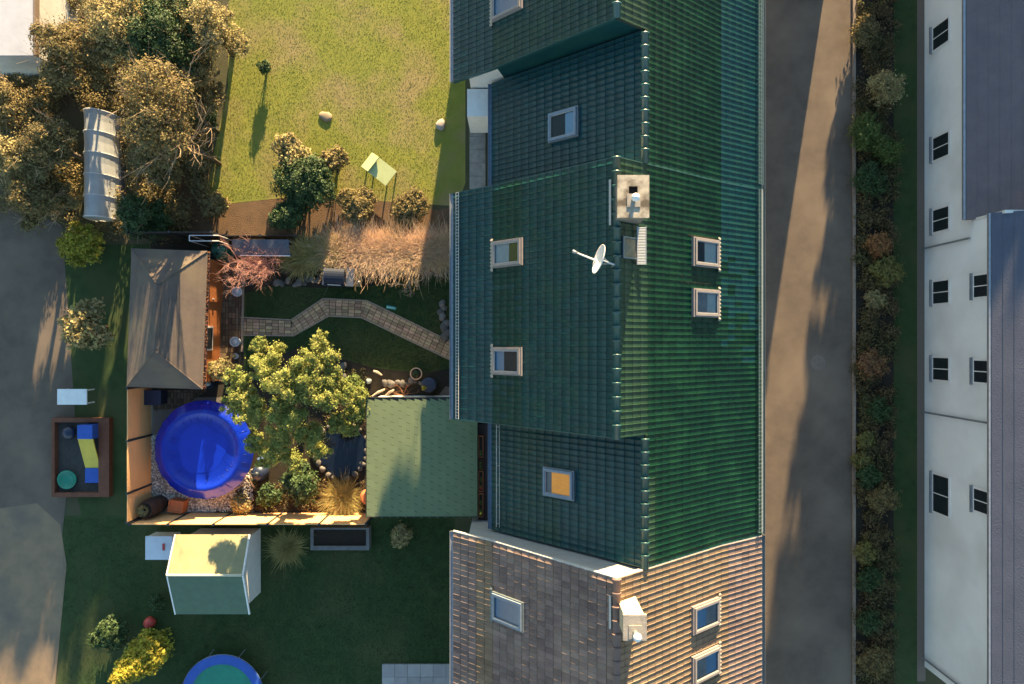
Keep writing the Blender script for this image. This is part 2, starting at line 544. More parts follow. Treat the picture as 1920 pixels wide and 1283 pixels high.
LEAF_TREE = mat('golden green sprays', (.30, .30, .078), (.165, .21, .046), 1.2, .7, island=.45, trans=.28)
LEAF_DARK = mat('dark evergreen leaves', (.045, .085, .025), (.03, .06, .018), 1.4, .7, island=.4, trans=.2)
LEAF_PALE = mat('pale dry leaves', (.32, .265, .12), (.235, .20, .08), 1.5, .8, island=.4, trans=.25)
LEAF_MID = mat('mid green leaves', (.10, .14, .03), (.07, .10, .02), 1.5, .7, island=.4, trans=.25)
LEAF_OLIVE = mat('olive winter leaves', (.205, .155, .062), (.135, .112, .042), .8, .85, island=.4, trans=.2)
LEAF_YELLOW = mat('yellow conifer sprays', (.34, .30, .03), (.24, .23, .025), 1.5, .7, island=.35, trans=.25)
STRAW = mat('straw reed', (.66, .48, .33), (.52, .37, .245), 1.2, .8, island=.35, trans=.25, c3=(.54, .40, .24), scale3=.5)
STRAW_G = mat('yellow green reed', (.42, .36, .14), (.32, .28, .10), 1.2, .8, island=.35, trans=.25)
LEAFLITTER = mat('brown leaf litter', (.26, .10, .045), (.15, .06, .03), 4, .85, island=.5)
def water_mat():
    m = mat('dark pond water', (.006, .010, .022), (.004, .007, .016), 2, .06, .05, 6, spec=.5)
    return m
WATER = water_mat()
GLASS = glass('window glass')
GLASS_DK = mat('dark window glass', (.02, .026, .032), (.014, .02, .026), 2, .08, spec=.6)
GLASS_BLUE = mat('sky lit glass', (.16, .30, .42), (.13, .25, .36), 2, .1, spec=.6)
WALL_PALE = mat('pale grey render', (.80, .82, .81), (.74, .76, .76), .6, .9, .2, 40, c3=(.66, .67, .66), scale3=.35)
SLATE = mat('slate blue roofing', (.085, .092, .125), (.066, .074, .102), 1.2, .8, .4, 20, island=.15)
SLATE_M = mat('mauve grey roofing', (.135, .112, .120), (.105, .09, .10), 1.2, .8, .4, 20, island=.15)
YELLOWP = mat('yellow plastic', (.62, .46, .05), (.5, .37, .04), 3, .4)
BLUEP = mat('blue plastic', (.03, .10, .42), (.025, .08, .34), 3, .4)
GREENP = mat('green plastic', (.02, .24, .15), (.018, .18, .12), 3, .4)
REDP = mat('red plastic', (.5, .06, .045), (.4, .05, .04), 3, .4)
PALEGREEN = mat('pale green canvas', (.42, .47, .22), (.36, .41, .19), 3, .7)
CREAM = mat('cream render', (.50, .42, .30), (.42, .35, .26), 2, .9, .3, 30)
FROST = mat('milky polythene', (.55, .58, .60), (.42, .46, .50), 2, .35, trans=.35, spec=.5)
GREYBOX = mat('weathered grey timber', (.17, .17, .17), (.12, .12, .12), 4, .9, .4, 20)

# ------------------------------------------------------------------ ground, lanes, lawns (all setting)
def struct_sheet(name, px, z, m): return sheet(name, pxpoly(px), z, m)

sheet('ground', [(-320, -320), (320, -320), (320, 320), (-320, 320)], 0.0, GROUND)
# the garden of the house, as soil, with its lawn on top
sheet('garden_soil', [(-17.05, -8.1), (-1.0, -8.1), (-1.0, 4.9), (-17.05, 4.9)], .004, SOIL)
struct_sheet('garden_lawn', [(457, 552), (500, 536), (600, 540), (700, 536), (820, 515), (850, 515), (850, 690), (790, 700), (700, 690), (640, 672), (560, 650), (457, 700)], .009, GRASS)
# neighbouring lawns
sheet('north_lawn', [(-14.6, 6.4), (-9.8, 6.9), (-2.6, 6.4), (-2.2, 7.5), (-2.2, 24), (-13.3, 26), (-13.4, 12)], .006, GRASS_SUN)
sheet('north_soil_bed', [(-16.5, 4.95), (-1.2, 4.95), (-1.2, 6.9), (-3.5, 6.2), (-8, 7.0), (-13, 7.2), (-16.5, 9.0)], .004, SOIL_RED)
sheet('south_lawn', [(-21.4, -30), (-2.7, -30), (-2.7, -8.2), (-21.4, -8.2)], .006, GRASS)
sheet('west_lawn', [(-20.3, -8.2), (-17.1, -8.2), (-17.1, 4.6), (-21.4, 4.6), (-21.4, -3)], .008, GRASS)
# lanes
sheet('west_tan_ground', [(-30, -40), (-22.6, -40), (-21.9, -20), (-21.0, -10.5), (-21.3, -8.6), (-22.4, -7.6), (-24.5, -7.9), (-30, -7.2)], .014, mat('tan ground', (.27, .19, .12), (.20, .145, .095), 1.2, .95, .7, 40, c3=(.15, .12, .095), scale3=.3))  # tan ground laid over the lane's south end
sheet('west_lane', [(-27, -34), (-23.2, -34), (-21.2, -9), (-20.6, -3.6), (-21.2, 5.5), (-27, 8)], .010, ASPHALT)
sheet('road', [(11.2, -40), (15.95, -40), (16.05, 0), (16.15, 40), (11.2, 40)], .006, ASPHALT)
sheet('house_forecourt', [(9.2, -40), (11.2, -40), (11.2, 40), (9.2, 40)], .005, ASPHALT_DK)
sheet('planting_bed', [(16.2, -40), (18.0, -40), (18.0, 40), (16.2, 40)], .008, SOIL)
sheet('verge_lawn', [(18.0, -40), (19.1, -40), (19.1, 40), (18.0, 40)], .010, GRASS)
sheet('splash_strip', [(19.1, -16), (19.5, -16), (19.5, 40), (19.1, 40)], .014, mat('brown gravel strip', (.20, .155, .12), (.14, .11, .09), 18, .95, .8, 60))
for nm, xx in (('road_kerb', 16.0), ):
    for k in range(26):
        b = MB().box(xx + .04, xx + .17, -22 + k * 1.6, -22 + k * 1.6 + 1.585, 0, .1).build('kerb_stone', KERB, bpy.data.objects['road'])
# gravel around the pool
sheet('gravel_bed', pxpoly([(283, 760), (300, 742), (420, 742), (470, 850), (455, 935), (400, 962), (285, 962)]), .012, GRAVELBASE)
rg = np.random.default_rng(5)
n = 2600
pts = []
while len(pts) < n:
    x, y = rg.uniform(-17, -12.2), rg.uniform(-8.0, -4.4)
    d = math.hypot(x + 14.1, y + 4.95)
    if 2.05 < d < 3.6 and not (x > -13 and y > -6): pts.append((x, y))
pts = np.array(pts)
s = rg.uniform(.025, .065, n)
oct_ = np.array([(1, 0, .1), (0, 1, .1), (-1, 0, .1), (0, -1, .1), (0, 0, 1)], dtype=float)
ang = rg.uniform(0, 6.28, n)
V = np.zeros((n, 5, 3))
for k in range(5):
    V[:, k, 0] = pts[:, 0] + s * (oct_[k, 0] * np.cos(ang) - oct_[k, 1] * np.sin(ang) * .8)
    V[:, k, 1] = pts[:, 1] + s * (oct_[k, 0] * np.sin(ang) + oct_[k, 1] * np.cos(ang) * .8)
    V[:, k, 2] = .012 + s * oct_[k, 2] * .9
F = (np.arange(n)[:, None, None] * 5 + np.array([[0, 1, 4], [1, 2, 4], [2, 3, 4], [3, 0, 4]])[None]).reshape(-1, 3)
g = np_obj('gravel', V.reshape(-1, 3), F, GRAVEL)
tag(g, 'pale grey gravel spread around the blue pool', 'gravel', kind='stuff')

# grass blades on the lawns
def in_poly(x, y, poly):
    r = np.zeros(len(x), dtype=bool)
    j = len(poly) - 1
    for i in range(len(poly)):
        xi, yi, xj, yj = poly[i][0], poly[i][1], poly[j][0], poly[j][1]
        c = ((yi > y) != (yj > y)) & (x < (xj - xi) * (y - yi) / (yj - yi + 1e-12) + xi)
        r ^= c
        j = i
    return r
def turf(name, label, poly, n, h, w, m, seed, holes=()):
    rg = np.random.default_rng(seed)
    xs = [p[0] for p in poly]
    ys = [p[1] for p in poly]
    x = rg.uniform(min(xs), max(xs), n)
    y = rg.uniform(min(ys), max(ys), n)
    ok = in_poly(x, y, poly)
    for hpoly in holes: ok &= ~in_poly(x, y, hpoly)
    x, y = x[ok], y[ok]
    a = rg.uniform(0, 6.28, len(x))
    lean = np.stack([np.cos(a), np.sin(a)], axis=1) * rg.uniform(.1, .7, len(x))[:, None]
    V, F = blades(np.stack([x, y, np.full(len(x), .008)], axis=1), h, lean, w, seed)
    return tag(np_obj(name, V, F, m), label, 'grass', kind='stuff')
PATH_T = [(452, 594), (546, 599), (606, 559), (689, 563), (846, 640)]
PATH_B = [(452, 630), (551, 631), (617, 594), (678, 597), (846, 677)]
path_hole = [tuple(P(*p))[:2] for p in PATH_T] + [tuple(P(*p))[:2] for p in reversed(PATH_B)]
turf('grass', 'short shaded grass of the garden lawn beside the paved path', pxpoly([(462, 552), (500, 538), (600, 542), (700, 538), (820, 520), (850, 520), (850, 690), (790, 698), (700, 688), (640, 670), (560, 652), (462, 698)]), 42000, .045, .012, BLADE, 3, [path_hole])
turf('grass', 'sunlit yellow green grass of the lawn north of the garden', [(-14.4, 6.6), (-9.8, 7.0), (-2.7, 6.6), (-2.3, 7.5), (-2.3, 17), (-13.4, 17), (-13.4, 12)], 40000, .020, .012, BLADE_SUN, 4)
turf('grass', 'dark shaded grass of the lawn south of the fence', [(-21.2, -16.5), (-2.8, -16.5), (-2.8, -8.3), (-21.2, -8.3)], 45000, .035, .013, BLADE, 5)

# ------------------------------------------------------------------ paved path and terrace, block by block
def clip_poly(poly, clip):
    """convex clip (counter-clockwise clip polygon)"""
    out = poly
    for i in range(len(clip)):
        a, b = clip[i], clip[(i + 1) % len(clip)]
        inp, out = out, []
        side = lambda p: (b[0] - a[0]) * (p[1] - a[1]) - (b[1] - a[1]) * (p[0] - a[0])
        for k in range(len(inp)):
            p, q = inp[k], inp[(k + 1) % len(inp)]
            sp, sq = side(p), side(q)
            if sp >= 0: out.append(p)
            if sp * sq < 0:
                t = sp / (sp - sq)
                out.append((p[0] + (q[0] - p[0]) * t, p[1] + (q[1] - p[1]) * t))
        if not out: return []
    return out
def ccw(poly):
    a = sum(poly[i][0] * poly[(i + 1) % len(poly)][1] - poly[(i + 1) % len(poly)][0] * poly[i][1] for i in range(len(poly)))
    return poly if a > 0 else poly[::-1]
def parea(poly):
    return abs(sum(poly[i][0] * poly[(i + 1) % len(poly)][1] - poly[(i + 1) % len(poly)][0] * poly[i][1] for i in range(len(poly)))) / 2
def pave(poly, direction, bl, bw, gap, parent, m, z0, z1, rg):
    poly = ccw([(p[0], p[1]) for p in poly])
    d = Vector((direction[0], direction[1])).normalized()
    e = Vector((-d.y, d.x))
    us = [p[0] * d.x + p[1] * d.y for p in poly]
    ws = [p[0] * e.x + p[1] * e.y for p in poly]
    row, w = 0, min(ws)
    while w < max(ws):
        u = min(us) - (row % 2) * bl / 2 - rg.random() * .03
        while u < max(us):
            q = [(u + gap, w + gap), (u + bl - gap, w + gap), (u + bl - gap, w + bw - gap), (u + gap, w + bw - gap)]
            c = clip_poly([(a * d.x + b * e.x, a * d.y + b * e.y) for a, b in q], poly)
            if len(c) >= 3 and parea(c) > .006:
                MB().prism(c, z0, z1 + rg.uniform(-.006, .006), inset=.05).build('paving_block', m, parent)
            u += bl
        w += bw
    return

rg = random.Random(11)
path = sheet('garden_path', [P(*p) for p in PATH_T] + [P(*p) for p in reversed(PATH_B)], .013, JOINT)
for i in range(4):
    a, b, c, d = P(*PATH_T[i]), P(*PATH_T[i + 1]), P(*PATH_B[i + 1]), P(*PATH_B[i])
    # edging on both sides
    for s0, s1, o0, o1 in ((a, b, d, c), (d, c, a, b)):
        n0, n1 = s0.lerp(o0, .075), s1.lerp(o1, .075)
        MB().prism([tuple(v)[:2] for v in (s0, s1, n1, n0)] if s0 is d else [tuple(v)[:2] for v in (n0, n1, s1, s0)], .0, .055).build('edging', KERB, path)
    A, B, C_, D_ = a.lerp(d, .085), b.lerp(c, .085), c.lerp(b, .085), d.lerp(a, .085)
    pave([A, B, C_, D_], (B - A), .30, .148, .007, path, PAVER, .0, .045, rg)
terr = [P(390, 478), P(455, 486), P(452, 600), P(455, 720), P(430, 745), P(288, 745), P(288, 732), P(385, 732)]
patio = sheet('terrace', terr, .013, JOINT)
MB().prism([tuple(P(x, y))[:2] for x, y in ((455.5, 486), (459.5, 486), (456.5, 660), (452.5, 660))][::-1], 0, .06).build('edging', KERB, patio)
pave([P(392, 486), P(454, 486), P(451, 660), P(420, 715), P(384, 715)], (0, 1), .27, .155, .007, patio, PAVER_DK, .0, .04, rg)
pave([P(288, 732), P(425, 732), P(425, 755), P(340, 765), P(288, 800)], (0, 1), .27, .155, .007, patio, PAVER_DK, .0, .04, rg)

# ------------------------------------------------------------------ the row of houses
EL, KL, RD, KR, ER = (-2.40, 4.24), (-.74, 5.63), (3.43, 9.80), (7.95, 6.20), (9.99, 4.87)   # main roof (x, z): eave, kick, ridge, kick, eave
WL, WR = (-.835, 4.10), (4.53, 8.92)                                                          # lower wing: west eave, ridge
Y_N, Y_M, Y_S = 6.08, -3.16, -7.70                                                            # north gable, step, south gable
TW = .2125                                                                                    # tile width

def tile_mesh(name, g, w, m):
    us = [.012, .04, .075, .125, .20, .60, .985]
    hs = [.004, .022, .029, .020, .005, .000, .004]
    V, F = [], []
    k = len(us)
    for v, lift in ((.020, .0), (g * .96, .016), (g, .006)):
        V += [(u * w, v, h + lift) for u, h in zip(us, hs)]
    V += [(u * w, g, h - .02) for u, h in zip(us, hs)]
    for r in (0, 1, 2):
        F += [(r * k + i, r * k + i + 1, (r + 1) * k + i + 1, (r + 1) * k + i) for i in range(k - 1)]
    me = fast_mesh(name, V, F)
    me.materials.append(m)
    return me

class Slope:
    """one plane of a roof, from its upper line A to its lower line B"""
    def __init__(s, A, B):
        s.A, s.B = Vector((A[0], 0, A[1])), Vector((B[0], 0, B[1]))
        s.sx = 1 if B[0] > A[0] else -1
        s.L = (s.B - s.A).length
        s.d = (s.B - s.A).normalized()
        s.n = Vector((-s.d.z * s.sx, 0, s.d.x * s.sx))
        s.u = Vector((0, -s.sx, 0))
    def frame(s, p):
        M = Matrix.Identity(4)
        for i in range(3):
            M[i][0], M[i][1], M[i][2], M[i][3] = s.u[i], s.d[i], s.n[i], p[i]
        return M
    def hit(s, px, py, off=0.0, lift=0.0):
        """where the line of sight through a photo pixel meets the plane raised by lift"""
        dv = Vector(((px - CX) / FPX, (CY - py) / FPX, -1))
        c = Vector((0, 0, CAM_H))
        t = (s.A + s.n * lift - c).dot(s.n) / dv.dot(s.n)
        return c + dv * t

def lay_tiles(slope, y0, y1, courses, w, matfn, out):
    g = slope.L / courses
    rows = max(1, round((y1 - y0) / w))
    w = (y1 - y0) / rows
    for i in range(courses):
        for j in range(rows):
            yy = (y1 - j * w) if slope.sx > 0 else (y0 + j * w)
            p = slope.A + slope.d * (i * g) + Vector((0, yy, 0))
            out.append((slope, g, w, p, matfn(i, j, yy)))

def deck_prism(mb, prof, y0, y1, th=.10):
    """closed slab under the tiles, following the roof's profile"""
    n = len(prof)
    low = [(x, z - th * 1.35) for x, z in prof]
    ring = list(prof) + low[::-1]
    k = len(ring)
    vs_ = [(x, y0, z) for x, z in ring] + [(x, y1, z) for x, z in ring]
    fs = [(i, (i + 1) % k, k + (i + 1) % k, k + i) for i in range(k)]
    for i in range(n - 1):
        a, b, c, d = i, i + 1, k - 2 - i, k - 1 - i
        fs += [(a, d, c, b), (k + a, k + b, k + c, k + d)]
    mb.add(vs_, fs)

def wall_prism(mb, prof, y0, y1):
    k = len(prof)
    vs_ = [(x, y0, z) for x, z in prof] + [(x, y1, z) for x, z in prof]
    mb.add(vs_, [tuple(range(k)), tuple(range(2 * k - 1, k - 1, -1))] + [(i, k + i, k + (i + 1) % k, (i + 1) % k) for i in range(k)])

def ridge_mesh(m, length=.465, r=.135):
    prof = []
    mb = MB()
    n = 10
    rows = [(-.02, r * .94), (length - .05, r), (length - .05, r * 1.16), (length + .01, r * 1.18)]
    vs_ = []
    for y, rr in rows:
        for k in range(n + 1):
            a = math.pi * (k / n) * 1.1 - math.pi * .05
            vs_.append((rr * math.cos(a), y, rr * math.sin(a) * .8))
    fs = [(i * (n + 1) + k, i * (n + 1) + k + 1, (i + 1) * (n + 1) + k + 1, (i + 1) * (n + 1) + k) for i in range(len(rows) - 1) for k in range(n)]
    fs += [tuple(range(n, -1, -1)), tuple((len(rows) - 1) * (n + 1) + k for k in range(n + 1))]
    mb.add(vs_, fs)
    me = bpy.data.meshes.new('ridge_tile')
    me.from_pydata([tuple(v) for v in mb.v], [], mb.f)
    me.polygons.foreach_set('use_smooth', [True] * len(me.polygons))
    me.materials.append(m)
    return me

def lay_ridge(parent, house, x, z, y0, y1, me, pitch=.455):
    n = round((y1 - y0) / pitch)
    off = wloc(parent)
    for k in range(n):
        o = link_mesh('ridge_tile', me, None, parent, Vector((x, y0 + k * (y1 - y0) / n, z + random.uniform(-.006, .006))))
        o.rotation_euler = (0, 0, random.uniform(-.012, .012))

def skylight(house, slope, rect, off, frame_m, left_m, right_m, split=.5, apron=True):
    """roof window whose outer frame fills the photo rectangle; left/right: what shows through the pane"""
    x0, x1, y0, y1 = rect
    lift = .14
    pts = [slope.hit(x, y, 0, lift) for x, y in ((x0, (y0 + y1) / 2), (x1, (y0 + y1) / 2))]
    c = (pts[0] + pts[1]) / 2 - slope.n * lift
    sv = (pts[1] - pts[0]).length
    su = (y1 - y0) * (CAM_H - c.z - .1) / FPX
    base = house.location
    t = bpy.data.objects.new('skylight', None)
    COL.objects.link(t)
    t.parent = house
    t.location = (0, 0, 0)
    M = slope.frame(c - base)
    def bars(u0, u1, v0, v1, wd, n0, n1):
        mb = MB()
        T = lambda u, v, n: M @ Vector((u, v, n))
        for a, b, c_, d in ((u0, u1, v0, v0 + wd), (u0, u1, v1 - wd, v1), (u0, u0 + wd, v0 + wd, v1 - wd), (u1 - wd, u1, v0 + wd, v1 - wd)):
            vs_ = [T(a, c_, n0), T(b, c_, n0), T(b, d, n0), T(a, d, n0), T(a, c_, n1), T(b, c_, n1), T(b, d, n1), T(a, d, n1)]
            mb.add(vs_, [(0, 3, 2, 1), (4, 5, 6, 7), (0, 1, 5, 4), (1, 2, 6, 5), (2, 3, 7, 6), (3, 0, 4, 7)])
        return mb
    U, V_ = su / 2, sv / 2
    bars(-U, U, -V_, V_, .07, .0, .115).build('flashing', FLASH if frame_m is FRAME_B else frame_m, t, local=True)
    bars(-U + .05, U - .05, -V_ + .06, V_ - .05, .085, .02, .175).build('frame', frame_m, t, local=True)
    bars(-U + .136, U - .136, -V_ + .146, V_ - .136, .03, .03, .150).build('sash', SASH_M, t, local=True)
    def plate(name, u0, u1, v0, v1, n, m):
        mb = MB().add([M @ Vector(p) for p in ((u0, v0, n), (u1, v0, n), (u1, v1, n), (u0, v1, n))], [(0, 1, 2, 3)])
        return mb.build(name, m, t, local=True)
    iu, i0, i1 = U - .16, -V_ + .17, V_ - .16
    vs0 = i0 + (i1 - i0) * split
    a, b = (left_m, right_m) if slope.sx > 0 else (right_m, left_m)
    plate('blind', -iu, iu, i0, vs0, .085, a)
    plate('reveal', -iu, iu, vs0, i1, .080, b)
    plate('pane', -iu, iu, i0, i1, .135, GLASS)
    if apron:
        mb = MB()
        k = 18
        vs_ = []
        for i in range(k + 1):
            u = -U - .12 + (2 * U + .24) * i / k
            vs_ += [M @ Vector((u, V_ - .01, .075 + .018 * (i % 2))), M @ Vector((u, V_ + .13 + .03 * (i % 2), .055 + .03 * (i % 2)))]
        mb.add(vs_, [(2 * i, 2 * i + 1, 2 * i + 3, 2 * i + 2) for i in range(k)])
        mb.build('apron', LEAD if frame_m is FRAME_W else FLASH, t, local=True)
    return t

def gutter(house, x, z, y0, y1, m, side):
    prof = [(.075 * math.cos(a), -.075 * math.sin(a)) for a in (math.pi * k / 8 for k in range(9))]
    mb = MB()
    vs_ = [(x + px_, y0, z + pz) for px_, pz in prof] + [(x + px_, y1, z + pz) for px_, pz in prof]
    mb.add(vs_, [(i, i + 1, 10 + i, 9 + i) for i in range(8)] + [tuple(range(9)), tuple(range(17, 8, -1))])
    mb.tube([(x - .078, y0, z + .004), (x - .078, y1, z + .004)], .012, 5)
    mb.tube([(x + .078, y0, z + .004), (x + .078, y1, z + .004)], .012, 5)
    return mb.build('gutter', m, house)

def snow_guard(house, slope, dist, y0, y1, m, rails, step, height=.16, off=0.0):
    """ladder of rails and rungs standing on the tiles at a distance from the eave"""
    mb = MB()
    base = slope.B - slope.d * dist + Vector((0, off, 0)) + slope.n * .07
    wv = slope.d * -1
    for r in rails:
        p = base + wv * r + Vector((0, 0, height * (.35 + r)))
        mb.tube([p + Vector((0, y0, 0)), p + Vector((0, y1, 0))], .014, 4)
    n = int((y1 - y0) / step)
    a = base + wv * rails[0] + Vector((0, 0, height * (.35 + rails[0])))
    b = base + wv * rails[-1] + Vector((0, 0, height * (.35 + rails[-1])))
    for k in range(n + 1):
        y = y0 + (y1 - y0) * k / n
        mb.tube([a + Vector((0, y, 0)), b + Vector((0, y, 0))], .011, 4)
        if k % 8 == 0:
            mb.tube([b + Vector((0, y, 0)), b + Vector((0, y, -.16))], .012, 4)
    return mb.build('snow_guard', m, house)

def make_house(label, yoff, mats, n_single, wing=True, main=(Y_M, Y_N), detail=True):
    h = thing('row_house', (3.5, yoff + (main[0] + main[1]) / 2, 0), label, 'house', 'houses of the terraced row')
    o = Vector((0, yoff, 0))
    ym0, ym1 = main[0] + yoff, main[1] + yoff
    ys0 = Y_S + yoff
    # walls
    mb = MB()
    wall_prism(mb, [(-1.75, 0), (9.35, 0), (9.35, 4.95), (7.8, 6.0), (3.43, 9.55), (-.6, 5.50), (-1.75, 4.50)], ym0 + .12, ym1 - .05)
    if wing:
        wall_prism(mb, [(-.35, 0), (9.34, 0), (9.34, 4.95), (7.8, 5.99), (4.53, 8.62), (-.35, 4.25)], ys0 + .05, ym0 + .12)
    mb.build('wall', mats['wall'], h)
    if wing:      # tile-hung gable where the taller part looks over the wing
        mb = MB().add([(-.6, ym0 + .105, 5.45), (3.43, ym0 + .105, 9.52), (4.5, ym0 + .105, 8.7), (-.30, ym0 + .105, 4.3)], [(0, 3, 2, 1)])
        mb.add([(-.6, ym0 + .09, 5.45), (3.43, ym0 + .09, 9.52), (4.5, ym0 + .09, 8.7), (-.30, ym0 + .09, 4.3)], [(0, 3, 2, 1)])
        mb.build('gable_cladding', TILE_G, h)
    # door and windows of the street and garden fronts
    for y in (ym0 + 2.0, ym0 + 4.8, ym0 + 7.4):
        for z in (.9, ):
            w = MB().box(9.33, 9.40, y - .6, y + .6, z, z + 1.35).build('window', WHITE, h)
            MB().box(9.40, 9.41, y - .5, y + .5, z + .1, z + 1.25).build('pane', GLASS_DK, w)
    # roof
    mb = MB()
    deck_prism(mb, [(EL[0] + .02, EL[1] - .03), (KL[0], KL[1] - .03), (RD[0], RD[1] - .03), (KR[0], KR[1] - .03), (ER[0] - .02, ER[1] - .03)], ym0 + .01, ym1 - .01)
    if wing:
        deck_prism(mb, [(WL[0] + .02, WL[1] - .03), (WR[0], WR[1] - .03), (KR[0], KR[1] - .032), (ER[0] - .02, ER[1] - .032)], ys0 + .01, ym0 + .012)
    roof = mb.build('roof', DECK, h)
    tiles = []
    sl_wr_lo = Slope(KR, ER)
    slopes = {'ml': Slope(RD, KL), 'me': Slope(KL, EL), 'mr': Slope(RD, KR), 're': sl_wr_lo, 'wl': Slope(WR, WL), 'wr': Slope(WR, KR)}
    lay_tiles(slopes['ml'], ym0, ym1, 15, TW, mats['left'], tiles)
    lay_tiles(slopes['me'], ym0, ym1, 5, TW, mats['left_eave'], tiles)
    lay_tiles(slopes['mr'], ym0, ym1, 15, TW, mats['right'], tiles)
    lay_tiles(slopes['re'], ym0, ym1, 6, TW, mats['right_eave'], tiles)
    if wing:
        lay_tiles(slopes['wl'], ys0, ym0, 18, TW, mats['wing'], tiles)
        # courses of the east side run on from the main roof over the wing
        g = slopes['mr'].L / 15
        k0 = 4
        up = Slope((slopes['mr'].A + slopes['mr'].d * (g * k0)).xz, KR)
        lay_tiles(up, ys0, ym0, 15 - k0, TW, lambda i, j, y: mats['right'](i + k0, j, y), tiles)
        top = Slope(WR, (slopes['mr'].A + slopes['mr'].d * (g * k0)).xz)
        if top.L > .05: lay_tiles(top, ys0, ym0, 1, TW, lambda i, j, y: mats['right'](3, j, y), tiles)
        lay_tiles(slopes['re'], ys0, ym0, 6, TW, mats['right_eave'], tiles)
    # the tiles nearest the sky are objects of their own, the others one part
    tiles.sort(key=lambda t: -t[3].z)
    single, rest = tiles[:n_single], tiles[n_single:]
    cache = {}
    off = wloc(roof)
    for sl, g, w, p, m in single:
        key = (round(g, 4), round(w, 4), m.name)
        if key not in cache: cache[key] = tile_mesh('roof_tile', g, w, m)
        ob = bpy.data.objects.new('roof_tile', cache[key])
        COL.objects.link(ob)
        ob.parent = roof
        ob.matrix_local = Matrix.Translation(-off) @ sl.frame(p) @ Matrix.Rotation(random.uniform(-.01, .01), 4, 'X')
    Vs, Fs, mi, names, base = [], [], [], [], 0
    geo = {}
    for sl, g, w, p, m in rest:
        key = (round(g, 4), round(w, 4))
        if key not in geo:
            me = tile_mesh('tmp', g, w, m)
            a = np.zeros(len(me.vertices) * 3)
            me.vertices.foreach_get('co', a)
            geo[key] = (a.reshape(-1, 3), np.array([list(q.vertices) for q in me.polygons]))
            bpy.data.meshes.remove(me)
        a, f = geo[key]
        if m.name not in names: names.append(m.name)
        A3 = np.array([[sl.u[i], sl.d[i], sl.n[i]] for i in range(3)])
        jig = np.array([0, 0, random.uniform(-.004, .004)])
        Vs.append((a + jig) @ A3.T + np.array(p - off))
        Fs.append(f + base)
        mi += [names.index(m.name)] * len(f)
        base += len(a)
    if Vs:
        me = fast_mesh('tile_field', np.concatenate(Vs), np.concatenate(Fs))
        for nme in names: me.materials.append(bpy.data.materials[nme])
        me.polygons.foreach_set('material_index', np.array(mi, dtype=np.int32))
        fo = link_mesh('tile_field', me, None, roof)
        fo['kind'] = 'stuff'
    # ridge
    rm = ridge_mesh(mats['ridge'])
    dz = Vector((0, 0, 0)) - wloc(roof)
    lay_r = lambda x, z, a, b: [setattr(q, 'location', q.location + dz) for q in ridge_row(roof, x, z, a, b, rm)]
    lay_r(RD[0], RD[1] + .02, ym0 - .02, ym1 - .02)
    if wing: lay_r(WR[0], WR[1] + .02, ys0 - .02, ym0 - .16)
    # verge boards on the gables
    for yv, prof in ((ym0 + .0, (EL, KL, RD, KR) if not wing else (EL, KL, RD)), (ym1 + .0, (EL, KL, RD, KR, ER))) + (((ys0, (WL, WR, KR, ER)),) if wing else ()):
        mb = MB()
        sgn = 1 if yv == ym1 else -1
        for a, b in zip(prof[:-1], prof[1:]):
            mb.add([(a[0], yv + .022 * sgn, a[1] + .02), (b[0], yv + .022 * sgn, b[1] + .02), (b[0], yv + .022 * sgn, b[1] - .2), (a[0], yv + .022 * sgn, a[1] - .2),
                    (a[0], yv - .012 * sgn, a[1] + .02), (b[0], yv - .012 * sgn, b[1] + .02), (b[0], yv - .012 * sgn, b[1] - .2), (a[0], yv - .012 * sgn, a[1] - .2)],
                   [(0, 1, 2, 3), (7, 6, 5, 4), (0, 4, 5, 1), (3, 2, 6, 7)])
        mb.build('verge_board', mats['verge'], h)
    gutter(h, EL[0] - .07, EL[1] - .03, ym0, ym1, mats['gutter'], -1)
    gutter(h, ER[0] + .07, ER[1] - .03, ys0 if wing else ym0, ym1, FLASH, 1)
    if wing: gutter(h, WL[0] - .07, WL[1] - .03, ys0, ym0 - .03, FRAME_B, -1)
    return h, slopes

def ridge_row(parent, x, z, y0, y1, me, pitch=.455):
    n = max(1, round((y1 - y0) / pitch))
    res = []
    for k in range(n):
        o = link_mesh('ridge_tile', me, None, parent, Vector((x, y0 + k * (y1 - y0) / n, z + random.uniform(-.006, .006))))
        o.rotation_euler = (0, 0, random.uniform(-.012, .012))
        res.append(o)
    return res

# --- our house
def left_m(i, j, y): return TILE_BAND if i >= 11 and random.random() < .85 else TILE_G
def right_m(i, j, y):
    if i < 4: return TILE_OLD
    if i == 4 and y < -4.5: return TILE_OLD
    return TILE_NEW
GREEN = dict(left=left_m, left_eave=lambda i, j, y: TILE_BLUE, right=right_m,
             right_eave=lambda i, j, y: TILE_G if random.random() < (y + 1.0) / 4.5 else TILE_NEW,
             wing=lambda i, j, y: TILE_BLUE if i < 9 else TILE_G, ridge=RIDGE_G, verge=RIDGE_G, wall=PLASTER, gutter=ZINC)
house, SL = make_house('terraced house in the middle with dark green tiled roof and five roof windows', 0, GREEN, 300)
tag(house, 'dark green tiled house in the middle, with satellite dish and concrete chimney cap')
skylight(house, SL['ml'], (922, 977, 449, 500), 0, FRAME_W, BLIND, ROOM, .42)
skylight(house, SL['ml'], (922, 976, 651, 704), 0, FRAME_W, GLASS_BLUE, ROOM_DK, .62)
skylight(house, SL['mr'], (1302, 1350, 447, 501), 0, FRAME_W, ROOM_DK, BLIND, .42)
skylight(house, SL['mr'], (1302, 1350, 542, 595), 0, FRAME_W, ROOM_GR, BLIND, .55)
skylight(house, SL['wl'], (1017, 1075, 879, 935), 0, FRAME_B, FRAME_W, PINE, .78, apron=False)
snow_guard(house, SL['me'], .22, Y_M + .05, Y_N - .03, GUARD_W, (0, .15), .125)
